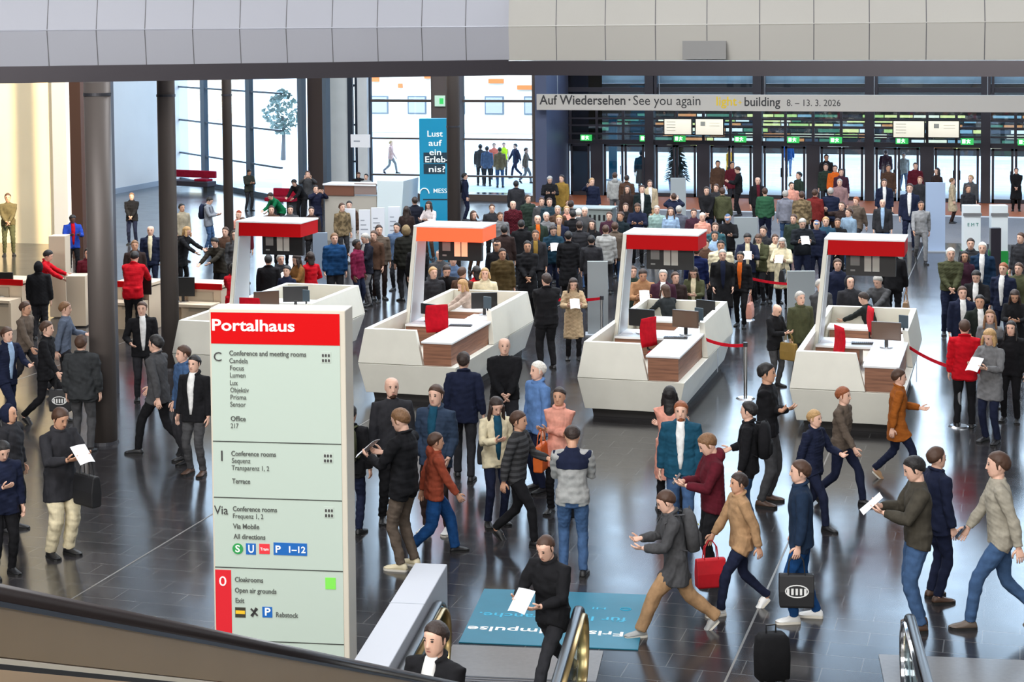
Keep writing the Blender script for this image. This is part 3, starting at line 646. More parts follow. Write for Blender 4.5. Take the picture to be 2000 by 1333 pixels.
# long banner above the doors
a = aty(1048, 215, 62.3); b = aty(1050, 184, 62.3); x1 = 10.5; r = thing('hanging_banner', 'long pale farewell banner with black lettering above the glass doors', 'banner', (a.x, a.y, a.z))
hb = b.z-a.z; MB().box((0, 0, 0), (x1-a.x, .12, hb)).build('banner_panel', mat('banner_cream', (198, 192, 184), .5), r, bevel=.01)
def btx(s, px, py, size, m, bold, pxr): 
    q = aty(px, py, 62.29); e = aty(pxr, py, 62.29); text(s, frame((q.x-a.x, -.006, q.z-a.z), (1, 0, 0), (0, 0, 1)), size, m, r, bold=bold, width=e.x-q.x)
M_tx = mat('charcoal_lettering', (58, 56, 56), .6); M_yel = mat('yellow_lettering', (232, 196, 44), .6)
btx('Auf Wiedersehen', 1054, 204, .5, M_tx, .014, 1222); btx('·', 1226, 204, .5, M_tx, .014, 1230); btx('See you again', 1236, 205, .5, M_tx, .002, 1367)
btx('light', 1398, 206, .46, M_yel, .014, 1438); btx('+', 1441, 206, .3, M_yel, .01, 1448); btx('building', 1453, 207, .46, M_tx, .014, 1523); btx('8. – 13. 3. 2026', 1536, 207, .34, M_tx, .0, 1641)
for k in range(6):
    x = .8+k*3.9; MB().tube([(x, .06, hb), (x, .06, 17.5-a.z)], [.012, .012], 6, (1, 0, 0)).build('cable', M_steel, r)

# curved red bench by the white wall, cream reception desk with red edge
q = at(366, 372); r = thing('curved_bench', 'long dark red bench by the pale blue wall', 'bench', (q.x, q.y, 0), math.radians(-12))
M_rd = cloth((150, 16, 44)); R_ = []
MB().box((-1.3, -.3, .2), (1.3, .3, .42)).build('seat', mat('bench_dark', (52, 46, 56), .7), r, bevel=.03); MB().box((-1.35, .25, .52), (1.25, .4, .82)).build('backrest', M_rd, r, bevel=.03); MB().box((.55, -.25, .42), (1.2, .2, .52)).build('cushion', M_rd, r, bevel=.03)
for x in (-1.2, 1.0): MB().box((x, -.2, 0), (x+.2, .3, .2)).build('leg', M_shadow, r)
q = at(552, 412); r = thing('curved_bench', 'small red bench behind the first red canopy', 'bench', (q.x, q.y, 0), math.radians(-8))
MB().box((-.6, -.3, .36), (.6, .35, .5)).build('seat', M_rd, r, bevel=.03); MB().box((-.6, .3, .5), (.6, .42, .8)).build('backrest', M_rd, r, bevel=.03)
for x in (-.5, .3): MB().box((x, -.2, 0), (x+.2, .3, .36)).build('leg', M_shadow, r)
M_cream = mat('cream_panel', (214, 196, 172), .5)
RECTS = []
def reddesk(px0, px1, pytop, z, label, depth=.75):
    a = at(px0, pytop, z); b = at(px1, pytop, z); r = thing('registration_desk', label, 'desk', (a.x, a.y, 0), 0, 'cream registration desks with red edge')
    w = b.x-a.x; RECTS.append((a.x, a.y, b.x, a.y+depth))
    MB().box((.03, .05, 0), (w-.03, depth, z-.1)).build('desk_body', M_cream, r); MB().box((0, 0, z-.1), (w, .05, z+.03)).build('red_edge', M_red, r); MB().box((0, .05, z-.06), (w, depth+.05, z)).build('desk_top', M_cream, r)
    MB().box((.03, -.45, .62), (w-.03, .0, .68)).build('lower_shelf', M_cream, r); MB().box((.03, -.4, 0), (.09, 0, .62)).build('shelf_leg', M_cream, r); MB().box((w-.09, -.4, 0), (w-.03, 0, .62)).build('shelf_leg', M_cream, r)
    MB().box((w*.25, .02, z-.6), (w*.8, .05, z-.16)).build('drawer', mat('beige_drawer', (176, 164, 146), .5), r)
    return r
reddesk(-90, 62, 545, 1.05, 'cream registration desk with red edge beside the left picture border')
reddesk(218, 300, 552, 1.05, 'cream registration desk with red edge between the two dark columns')
reddesk(345, 442, 555, 1.05, 'cream registration desk with red edge left of the first white mast')
for k, (px, py, lab) in enumerate(((14, 600, 'black monitor back on the desk at the left picture border'), (282, 605, 'black monitor back between the two dark columns'), (366, 610, 'black monitor back right of the second dark column'))):
    p = at(px, [545, 552, 555][k], 1.05); monitor((p.x, p.y-.2, .68), math.radians(190), lab, back=True, w=.52, h=.42)
slab('box_pillar', 'cream box pillar beside the attendant in red at the left', 'pillar', 98, 130, 462, 622, M_cream, .4, False)
slab('cream_cabinet', 'low cream cabinet left of the big dark column', 'cabinet', 131, 168, 540, 640, M_cream, .5, False)

# ------------------------------------------------------------------ tall sign
AZ = math.radians(-8.6); dE = Vector((math.sin(AZ), math.cos(AZ), 0)); sE = Vector((dE.y, -dE.x, 0))
b0 = at(421, 1345); SP = Vector((b0.x, b0.y, 0)); nS = -dE
def sg(px, py):
    q = onplane(px, py, SP, nS)-SP; return q.dot(sE), q.z
tl = sg(407, 603); tr = sg(664, 606); SW = sg(672, 1110)[0]; SH = tl[1]
r = SR = thing('wayfinding_sign', 'tall pale green directory sign with red Portalhaus header', 'sign', SP, math.atan2(sE.y, sE.x))
MB().box((0, 0, 0), (SW+.045, .32, SH)).build('sign_body', mat('champagne_metal', (206, 198, 182), .4), r, bevel=.01)
def sb(px0, py0, px1, py1, m, name, d=.006, dd=0):
    x0, z0 = sg(px0, py0); x1, z1 = sg(px1, py1); return MB().box((x0, -d, min(z0, z1)), (x1, -dd, max(z0, z1))).build(name, m, r)
x_l = .02; M_sg = mat('pale_green_face', (184, 198, 187), .5, spec=.2)
_, zr0 = sg(410, 609); _, zr1 = sg(410, 671)
MB().box((x_l, -.006, .02), (SW-.01, 0, SH-.03)).build('sign_face', M_sg, r)
MB().box((x_l, -.009, zr1), (SW-.01, -.006, SH-.035)).build('header_panel', mat('header_red', (204, 0, 6), .6, spec=.15), r)
for y in (865, 975, 1112, 1254):
    z = sg(540, y)[1]; MB().box((x_l, -.009, z-.005), (SW-.01, -.006, z+.005)).build('divider_line', mat('line_dark', (60, 64, 60), .6), r)
z0 = sg(430, 1340)[1]; z1 = sg(430, 1113)[1]; MB().box((x_l, -.009, max(.02, z0)), (x_l+(sg(449, 1150)[0]-sg(418, 1150)[0]), -.006, z1)).build('level_panel', mat('level_red', (214, 40, 50), .6, spec=.15), r)
M_st = mat('sign_lettering', (84, 88, 84), .6); M_sw = mat('sign_white', (250, 250, 248), .5)
def st(s, px, py, size, m=M_st, bold=0, pxr=None):
    x, z = sg(px, py); w = (sg(pxr, py)[0]-x) if pxr else None
    text(s, frame((x, -.011, z), (1, 0, 0), (0, 0, 1)), size, m, r, bold=bold, width=w)
st('Portalhaus', 413, 645, .16, M_sw, .02, 574)
st('C', 417, 705, .13, M_tx, 0, 432); st('1', 427, 900, .15, M_tx, 0); st('Via', 419, 1004, .125, M_tx, 0, 446); st('0', 428, 1144, .14, M_sw, 0, 442)
for s, x, y, b, xr in (('Conference and meeting rooms', 448, 694, .012, 598), ('Candela', 448, 709, 0, 484), ('Focus', 449, 723, 0, 476), ('Lumen', 449, 737, 0, 479), ('Lux', 449, 752, 0, 464), ('Objektiv', 450, 766, 0, 486), ('Prisma', 450, 780, 0, 481), ('Sensor', 450, 794, 0, 480), ('Office', 451, 822, .014, 480), ('217', 451, 836, 0, 466),
                        ('Conference rooms', 452, 890, .012, 539), ('Sequenz', 453, 904, 0, 489), ('Transparenz 1, 2', 453, 918, 0, 526), ('Terrace', 454, 944, .012, 489),
                        ('Conference rooms', 455, 998, .012, 541), ('Frequenz 1, 2', 455, 1012, 0, 514), ('Via Mobile', 456, 1032, .012, 507), ('All directions', 457, 1052, .012, 519),
                        ('Cloakrooms', 459, 1136, .012, 514), ('Open air grounds', 459, 1157, .012, 540), ('Exit', 460, 1177, .012, 477), ('Rebstock', 539, 1205, .008, 582)):
    st(s, x, y, .07, M_st, b, xr)
M_pb = mat('parking_blue', (10, 96, 176), .5)
m = MB(); x, z = sg(465, 1072); m.tube([(x, -.007, z), (x, -.012, z)], [.055, .055], 24, (1, 0, 0)); m.build('pictogram', mat('s_green', (40, 150, 76), .5), r); sb(481, 1083, 500, 1062, M_pb, 'pictogram', .01); sb(507, 1082, 527, 1063, mat('tram_red', (226, 50, 60), .5), 'pictogram', .01); sb(535, 1084, 600, 1062, M_pb, 'pictogram', .01)
sb(460, 1206, 480, 1187, mat('taxi_dark', (50, 46, 34), .5), 'pictogram', .01); sb(461, 1199, 479, 1193, mat('taxi_yellow', (236, 190, 40), .5), 'pictogram', .012, .01); sb(513, 1206, 532, 1186, M_pb, 'pictogram', .01); sb(636, 1151, 656, 1129, mat('light_green', (126, 222, 84), .5), 'pictogram', .01)
st('S', 460, 1078, .1, M_sw, .02, 469); st('U', 485, 1079, .11, M_sw, .02, 496); st('Tram', 509, 1075, .04, M_sw, .01, 525); st('P', 538, 1079, .1, M_sw, .02, 548); st('1–12', 562, 1079, .09, M_sw, .02, 594); st('P', 517, 1202, .11, M_sw, .02, 528)
x, z = sg(497, 1196); m = MB()
for a in (.8, -.8): m.box((-.05, -.006, -.008), (.05, 0, .008), M=Matrix.Translation((x, -.006, z)) @ Matrix.Rotation(a, 4, 'Y'))
m.box((-.012, -.006, -.05), (.012, 0, .05), M=Matrix.Translation((x, -.006, z)) @ Matrix.Rotation(.5, 4, 'Y')); m.build('pictogram', M_tx, r)
for px, py in ((637, 698), (641, 894), (643, 1001)):
    x, z = sg(px, py); MB().box((x-.05, -.0095, z-.055), (x+.05, -.006, z+.055)).build('pictogram', mat('picto_pale', (184, 196, 186), .5), r); m = MB()
    for i in range(3):
        for j in range(2): m.tube([(x-.03+.03*i, -.009, z-.028+.05*j), (x-.03+.03*i, -.013, z-.028+.05*j)], [.011, .011], 8, (1, 0, 0)); m.box((x-.04+.03*i, -.013, z-.046+.05*j), (x-.02+.03*i, -.009, z-.038+.05*j))
    m.build('pictogram', M_tx, r)

# ------------------------------------------------------------------ escalator mouths, mat, floor plates
RZ = math.atan2(sE.y, sE.x)
MN = at(905, 1257); 
def EF(px, py, z=0): q = at(px, py, z); return q
c0 = EF(937, 1152); c3 = EF(896, 1257); u = sE; wv = dE
wid = 1.93; dep = (c0-c3).dot(dE)
r = MR = thing('floor_mat', 'teal floor mat with upside down lettering before the escalator', 'mat', c3+Vector((0, 0, 0)), RZ)
MB().box((0, 0, .002), (wid, dep, .012)).build('mat_sheet', mat('teal_mat', (18, 112, 138), .5, var=.05, scale=4), r)
def mt(s, px, py, size, m, bold, pxl):      # lettering seen upside down: starts at the right, runs to the left
    q = at(px, py)-c3; e = at(pxl, py)-c3; x = q.dot(sE); y = q.dot(dE)
    text(s, Matrix.Translation((x, y, .014)) @ Matrix.Rotation(math.pi, 4, 'Z'), size, m, r, bold=bold, width=abs(x-e.dot(sE)), ext=.0005)
M_cy = mat('cyan_lettering', (40, 170, 206), .5)
mt('Frische Impulse', 1221, 1238, .2, M_sw, .012, 912); mt('für Ihre Branche.', 1224, 1210, .2, M_cy, .008, 932); mt('HI', 1186, 1190, .1, M_cy, 0, 1160)
m = MB(); q = at(1222, 1193)-c3; m.tube([(q.dot(sE)+.06*math.cos(a), q.dot(dE)+.04*math.sin(a), .013) for a in [2*math.pi*k/16 for k in range(16)]], [.006]*16, 6, (0, 0, 1), closed=True); m.build('ring_mark', M_cy, r)
M_plate = mat('landing_plate', (126, 122, 120), .35, metal=.5, var=.06, scale=20)
for k, (px, py, w) in enumerate(((884, 1262, 1.62), (1716, 1281, 1.7))):
    q = at(px, py); r = thing('landing_plate', ['grey metal escalator landing plate before the teal mat', 'grey metal escalator landing plate at the right'][k], 'floor plate', q, RZ, 'escalator landing plates')
    MB().box((0, -5, .001), (w, 0, .014)).build('plate', M_plate, r); m = MB()
    for j in range(60): m.box((0, -.9-.06*j, .014), (w, -.87-.06*j, .018))
    m.build('tread_ribs', M_dark, r)
M_rub = mat('rubber_handrail', (26, 26, 28), .3); M_bronze = mat('warm_bronze', (186, 160, 112), .3, metal=.8); M_bglass = glassmat('balustrade_glass', (.82, .92, .93), .12)
def balustrade(px, py, label, side):
    p = at(px, py, 1.0); r = thing('escalator_balustrade', label, 'escalator', (p.x, p.y, 0), RZ, 'escalator balustrades')
    Lr = 5.0; R0_ = .40; zc = 1.0-.03-R0_; pts = []      # handrail loop: y=0 at the far end
    for k in range(13):
        a = math.pi/2-math.pi*k/12; pts.append((0, -R0_+R0_*math.cos(a), zc+R0_*math.sin(a)))
    path = [(0, -Lr, zc+R0_), (0, -2.4, zc+R0_)]+pts+[(0, -Lr, zc-R0_)]
    MB().tube(path, [(.045, .022)]*len(path), 10, (1, 0, 0)).build('handrail', M_rub, r, smooth=True)
    def off(d): return [(0, y if abs(y+Lr) < 1e-6 else -R0_+(y+R0_)*(R0_-d)/R0_ if y > -R0_-.001 else y, zc+(z-zc)*(R0_-d)/R0_) for _, y, z in path]
    MB().tube(off(.035), [(.028, .014)]*len(path), 8, (1, 0, 0)).build('guide_rail', M_chrome, r, smooth=True)
    P = off(.05); g = MB(); k = len(P); vs = [Vector((-.006, y, z)) for _, y, z in P]+[Vector((-.006, -Lr, .1)), Vector((-.006, -R0_*.6, .1))]
    g.prism([Vector((-.006, y, z)) for _, y, z in P[:-1]]+[Vector((-.006, -R0_*1.0, .1)), Vector((-.006, -Lr, .1))], (.012, 0, 0)); g.build('glass_panel', M_bglass, r)
    MB().box((-.075, -Lr, 0), (.075, -.28, .2)).build('skirt', M_bronze, r, bevel=.01)
    MB().tube([(side*.03, y, z) for _, y, z in off(.055)[1:-1]], [(.05, .012)]*(len(P)-2), 8, (1, 0, 0)).build('newel_trim', M_bronze if side > 0 else M_chrome, r, smooth=True)
    return r
balustrade(1136, 1160, 'chrome and bronze escalator balustrade end beside the teal mat', 1)
balustrade(1772, 1175, 'chrome and bronze escalator balustrade end at the lower right', -1)
balustrade(868, 1150, 'escalator balustrade end next to the white sloping cladding', 1)
p = at(842, 1101, 1.1)
r = thing('escalator_cladding', 'long white box cladding beside the escalator, right of the sign', 'escalator cladding', (p.x, p.y, 0), RZ)
MB().box((-.17, -3.1, 0), (.17, 0, 1.1)).build('cladding', mat('white_cladding', (178, 180, 187), .5, spec=.2), r, bevel=.012)
MB().box((-.172, -1.25, 1.099), (.172, -1.243, 1.103)).build('joint_line', M_grey, r)
# near balustrade crossing the lower left corner
def ad(px, py, d):
    v = ray(px, py); n = math.hypot(v.x, v.y); return Vector((0, 0, HC))+v*(d/n)
NA, NB = ad(0, 1161, 4.0), ad(0, 1161, 4.0)+ray(1400, 1441).normalized()*10; D = (NB-NA).normalized(); A_ = NA-D*1.2; B_ = NB
r = thing('near_escalator_balustrade', 'bronze escalator balustrade with dark handrail crossing the lower left corner', 'escalator')
side = Vector((D.y, -D.x, 0)).normalized()       # towards the camera
if side.y > 0: side = -side
up = side.cross(D).normalized()
if up.z < 0: up = -up
def bar(name, s0, s1, u0, u1, m, bev=0):
    mb = MB(); q = lambda c, s, u_: c+side*s+up*u_
    mb.hexa([q(A_, s0, u0), q(B_, s0, u0), q(B_, s1, u0), q(A_, s1, u0)], [q(A_, s0, u1), q(B_, s0, u1), q(B_, s1, u1), q(A_, s1, u1)]); return mb.build(name, m, r, bevel=bev)
M_hr = mat('dark_brown_handrail', (46, 40, 40), .3); M_tan = mat('tan_anodised_metal', (158, 134, 102), .45, var=.04, scale=2); M_tan2 = mat('tan_deck', (208, 174, 132), .3, var=.12, scale=1.4)
MB().tube([A_, B_], [(.034, .022), (.034, .022)], 16, side).build('handrail', M_hr, r, smooth=True)
bar('handrail_guide', -.02, .012, -.035, -.018, M_dark); bar('side_sheet', -.02, .018, -.135, -.03, M_tan); bar('bright_inlay', .018, .021, -.052, -.048, M_steel); bar('fine_seam', .018, .0195, -.112, -.110, M_shadow)
bar('lower_ledge', -.02, .075, -.15, -.138, mat('pale_ledge', (240, 228, 205), .4)); bar('dark_gap', -.02, .05, -.162, -.15, M_shadow)
bar('inner_deck', -.02, .045, -.75, -.162, M_tan2)
for k, s in enumerate((1.35, 2.35, 3.3)):
    c = A_+D*s; mb = MB(); mb.tube([c+side*.06+up*-.155, c+side*.06+up*-.55-D*.08], [.005, .005], 6, side); mb.build('joint_rod', M_steel, r)
# ------------------------------------------------------------------ people: one posed body surface, clothing and hair as parts
V = Vector
def ik(a, t, l1, l2, hint):
    d = t-a; L = d.length
    if L > (l1+l2)*.995: t = a+d*((l1+l2)*.995/L); d = t-a; L = d.length
    x = (l1*l1-l2*l2+L*L)/(2*L); h = math.sqrt(max(0, l1*l1-x*x)); u = d/L; hh = hint-u*hint.dot(u); hh.normalize()
    return a+u*x+hh*h, t
# pose: lean, head pitch/turn, feet (x,y,lift), hands (x,y,z rel. to the chest frame)
POSES = {
 'stand':   dict(feet=((-.11, .02), (.12, -.02)), hands=((-.25, .06, -.62), (.25, .07, -.61))),
 'stand2':  dict(feet=((-.13, .05), (.10, -.04)), hands=((-.24, .10, -.60), (.22, .26, -.36)), turn=.25),
 'walk':    dict(feet=((-.08, .33), (.08, -.34)), hands=((-.25, -.16, -.55), (.24, .26, -.50)), lean=.06, drop=.045),
 'walk2':   dict(feet=((-.08, -.30), (.08, .30)), hands=((-.17, .34, -.30), (.25, -.12, -.57)), lean=.07, drop=.04),
 'stride':  dict(feet=((-.08, .45), (.08, -.46)), hands=((-.12, .34, -.30), (.16, .33, -.27)), lean=.12, drop=.09, pitch=.35),
 'phone':   dict(feet=((-.11, .03), (.12, -.03)), hands=((-.07, .33, -.26), (.09, .33, -.25)), pitch=.5),
 'phone1':  dict(feet=((-.12, -.02), (.12, .04)), hands=((-.25, .04, -.60), (.10, .34, -.20)), pitch=.45),
 'cross':   dict(feet=((-.14, .02), (.14, -.02)), hands=((.14, .19, -.22), (-.14, .23, -.26))),
 'pockets': dict(feet=((-.13, .0), (.13, .03)), hands=((-.21, .13, -.50), (.21, .13, -.50))),
 'clasp':   dict(feet=((-.12, .0), (.12, .0)), hands=((-.03, .24, -.46), (.05, .25, -.45))),
 'read':    dict(feet=((-.11, .02), (.11, -.02)), hands=((-.12, .36, -.22), (.13, .35, -.22)), pitch=.35),
 'reach':   dict(feet=((-.13, .04), (.12, -.04)), hands=((-.14, .50, -.30), (.20, .47, -.36)), lean=.28, pitch=.25),
 'bend':    dict(feet=((-.14, .08), (.14, -.08)), hands=((-.15, .40, -.42), (.16, .38, -.40)), lean=.75, pitch=.2),
 'carry':   dict(feet=((-.10, .12), (.10, -.14)), hands=((-.25, .05, -.60), (.27, .03, -.60)), lean=.03),
 'photo':   dict(feet=((-.13, .02), (.13, -.02)), hands=((-.10, .36, .10), (.10, .36, .10)), pitch=-.05),
 'point':   dict(feet=((-.13, .02), (.13, -.02)), hands=((-.24, .08, -.58), (.30, .42, .10))),
 'backs':   dict(feet=((-.12, .02), (.13, -.02)), hands=((-.10, -.20, -.50), (.08, -.21, -.48))),
}
def skeleton(pose, sex):
    P = dict(lean=0, pitch=0, turn=0, drop=0); P.update(POSES[pose]); f = sex == 'f'
    J = {}
    J['pel'] = V((0, 0, .93-P['drop'])); T = V((0, math.sin(P['lean']), math.cos(P['lean']))); S = V((1, 0, 0)); Fw = V((0, math.cos(P['lean']), -math.sin(P['lean'])))
    if P['lean'] > .5: J['pel'] += V((0, -.14, 0))
    J.update(T=T, S=S, Fw=Fw); sw = .165 if f else .19
    ch = J['pel']+T*.49; J['ch'] = ch; J['nb'] = J['pel']+T*.55
    ha = P['lean']*.5+P['pitch']; hu = V((0, math.sin(ha), math.cos(ha))); hf = V((0, math.cos(ha), -math.sin(ha)))
    q = Matrix.Rotation(-P['turn'], 3, 'Z'); hu = q @ hu; hf = q @ hf
    J['hc'] = J['nb']+T*.016+hu*.124; J['hu'] = hu; J['hf'] = hf; J['hs'] = hf.cross(hu)
    for i, s in enumerate((-1, 1)):
        sh = ch+S*(s*sw)+T*-.02; hx, hy, hz = P['hands'][i]; zz = V((0, 0, 1)); fw = V((0, 1, 0))
        base = ch.copy()
        if P['lean'] > .5: tgt = base+V((hx, hy*.9, hz*.9))
        else: tgt = base+V((hx, hy, hz))
        hint = V((s*.55, -.6, -.55)) if hy > .15 else V((s*.15, -1, 0))
        el, wr = ik(sh, tgt, .285, .25, hint); J['sh%d' % i] = sh; J['el%d' % i] = el; J['wr%d' % i] = wr
        hp = J['pel']+V((s*.09, 0, -.02)); fx, fy = P['feet'][i]
        lift = .0; an = V((fx, fy-.03, .085+lift))
        back = fy < -.2
        if back: an = V((fx, fy-.02, .15))
        kn, an = ik(hp, an, .435, .42, V((s*.05, 1, 0))); J['hp%d' % i] = hp; J['kn%d' % i] = kn; J['an%d' % i] = an; J['bk%d' % i] = back; J['ft%d' % i] = V((fx, fy, 0))
    return J
def ring(c, a, b, ra, rb, n=14, p=1.0):
    R = []
    for k in range(n):
        t = 2*math.pi*k/n; x, y = math.cos(t), math.sin(t)
        if p != 1: x = math.copysign(abs(x)**p, x); y = math.copysign(abs(y)**p, y)
        R.append(c+a*(ra*x)+b*(rb*y))
    return R
def torso_rings(J, prof, z0=None, p=.85):
    # prof: (t, rx, ry, forward offset)
    out = []
    for q in prof:
        t, rx, ry = q[:3]; fo = q[3] if len(q) > 3 else 0
        if t < 0: c = J['pel']+V((0, 0, t)); fw = V((0, 1, 0))
        else: c = J['pel']+J['T']*t; fw = J['Fw']
        out.append(ring(c+fw*fo, J['S'], fw, rx, ry, 16, p))
    return out
HEAD = [(-.114, .050, .024, .022), (-.102, .040, .045, .044), (-.078, .020, .060, .070), (-.045, .008, .068, .086), (-.01, .002, .073, .094), (.03, -.004, .077, .099), (.062, -.008, .075, .097), (.088, -.012, .062, .080), (.106, -.014, .036, .046)]
def head_mb(mb, J):
    c, a, f, u = J['hc'], J['hs'], J['hf'], J['hu']
    mb.rings([ring(c+u*z+f*cy, a, f, rx*1.06, ry*1.03, 14) for z, cy, rx, ry in HEAD])
    mb.rings([ring(c+u*z+f*y, a, f, rx, ry, 6) for z, y, rx, ry in ((.022, .088, .007, .012), (-.008, .094, .011, .018), (-.034, .098, .017, .022), (-.042, .092, .012, .016))])
    for s in (-1, 1): mb.rings([ring(c+a*(s*.077)+u*z-f*.006, a, f, .010, ry, 6) for z, ry in ((-.034, .008), (-.015, .017), (.012, .022), (.03, .016))])
    mb.tube([J['nb']-J['T']*.05, J['nb']+J['T']*.03, c-u*.07-f*.012], [(.07, .062), (.056, .058), (.052, .056)], 12, a)
def hand_mb(J, i, curl=.5):
    mb = MB(); e, w = J['el%d' % i], J['wr%d' % i]; d = (w-e).normalized(); s = (-1, 1)[i]
    inn = V((-s, .15, 0)); n = (inn-d*inn.dot(d)).normalized()     # palm faces inwards
    if d.z > -.6: n = V((-s*.55, -.2, -.6) if False else (-s*.4, -.35, .75)); n = (n-d*n.dot(d)).normalized()
    x = d.cross(n).normalized(); x = x if x.y*1 > -.2 else -x       # thumb side
    palm = [ring(w+d*t, x, n, rx, ry, 10) for t, rx, ry in ((-.02, .027, .022), (.015, .033, .018), (.055, .043, .016), (.09, .040, .013))]
    palmb = MB().rings(palm); fin = MB()
    for k, (o, L, r) in enumerate(((.031, .068, .0095), (.010, .078, .0098), (-.012, .072, .0093), (-.032, .056, .0082))):
        b = w+d*.078+x*o; P = [b]; ang = .12+curl*(.25+.05*k); dd = d
        for j, q in enumerate((.42, .32, .26)):
            dd = (d*math.cos(ang*(j+1)*1.0)+n*math.sin(ang*(j+1)*1.0)+x*(o*1.2)).normalized(); P.append(P[-1]+dd*(L*q))
        fin.tube(P, [r, r*.97, r*.9, r*.7], 6, x)
    b = w+d*.018+x*.028; P = [b, b+(d*.55+x*.7+n*.2).normalized()*.035, b+(d*.8+x*.62+n*.4).normalized()*.066, b+(d*.95+x*.5+n*.5).normalized()*.088]
    fin.tube(P, [.013, .0125, .011, .008], 6, n)
    J['hand%d' % i] = w+d*.07+n*.02; J['hd%d' % i] = d; J['hn%d' % i] = n; J['hx%d' % i] = x
    return palmb, fin
def merge(a, b): a.add(b.v, b.f); return a
def limbs(mb, J, ra, rl, f=1.0, arms=True, legs=True, n=12, acut=0., lcut=0.):
    for i in (0, 1):
        if arms:
            s, e, w = J['sh%d' % i], J['el%d' % i], J['wr%d' % i]; w2 = e.lerp(w, 1-acut); inn = J['ch']+(s-J['ch'])*.45
            mb.tube([inn, s, s.lerp(e, .35), s.lerp(e, .8), e, e.lerp(w2, .3), w2], [ra[0]*.9, ra[0], ra[1], ra[2], ra[2], ra[2]*1.0, ra[3]], n, (0, 1, .01))
        if legs:
            h, k, a = J['hp%d' % i], J['kn%d' % i], J['an%d' % i]; a2 = k.lerp(a, 1-lcut)
            mb.tube([h+V((0, 0, .06)), h.lerp(k, .15), h.lerp(k, .55), h.lerp(k, .92), k.lerp(a2, .1), k.lerp(a2, .35), k.lerp(a2, .8), a2], [rl[0], rl[0], rl[1], rl[2], rl[2], rl[3], rl[4], rl[4]], n, (0, 1, .01))
    return mb
def body_jobs(pose, sex, build):
    J = skeleton(pose, sex); mb = MB(); k = {'m': 1, 'f': .9, 'b': 1.12}[sex]
    mb.rings(torso_rings(J, [(-.10, .09*k, .07), (-.04, .155*k, .095), (.06, .155*k, .095), (.18, .135*k, .088), (.32, .15*k, .10), (.42, .17*k, .095), (.50, .12*k, .07), (.555, .05, .05)]))
    limbs(mb, J, [.05*k, .043*k, .036*k, .027], [.08*k, .068*k, .05*k, .05*k, .034]); head_mb(mb, J); fin = MB()
    for i in (0, 1):
        p, f = hand_mb(J, i); merge(mb, p); merge(fin, f)
        a = J['an%d' % i]; y = J['ft%d' % i]
        if J['bk%d' % i]: mb.tube([a, a+V((0, .03, -.06)), a+V((0, .1, -.1))], [.034, .036, .03], 8, (1, 0, 0))
        else: mb.tube([a, a+V((0, .0, -.05)), a+V((0, .1, -.06))], [.034, .036, .03], 8, (1, 0, 0))
    c, a, f, u = J['hc'], J['hs'], J['hf'], J['hu']; eye = MB(); lip = MB()
    for s in (-1, 1):
        eye.ell(c+a*(s*.030)+f*.086+u*.012, (.013, .010, .008), 8, 5); eye.ell(c+a*(s*.032)+f*.088+u*.030, (.019, .009, .004), 8, 4)
    lip.ell(c+f*.088-u*.066, (.022, .010, .006), 8, 4)
    return J, mb, fin, eye, lip
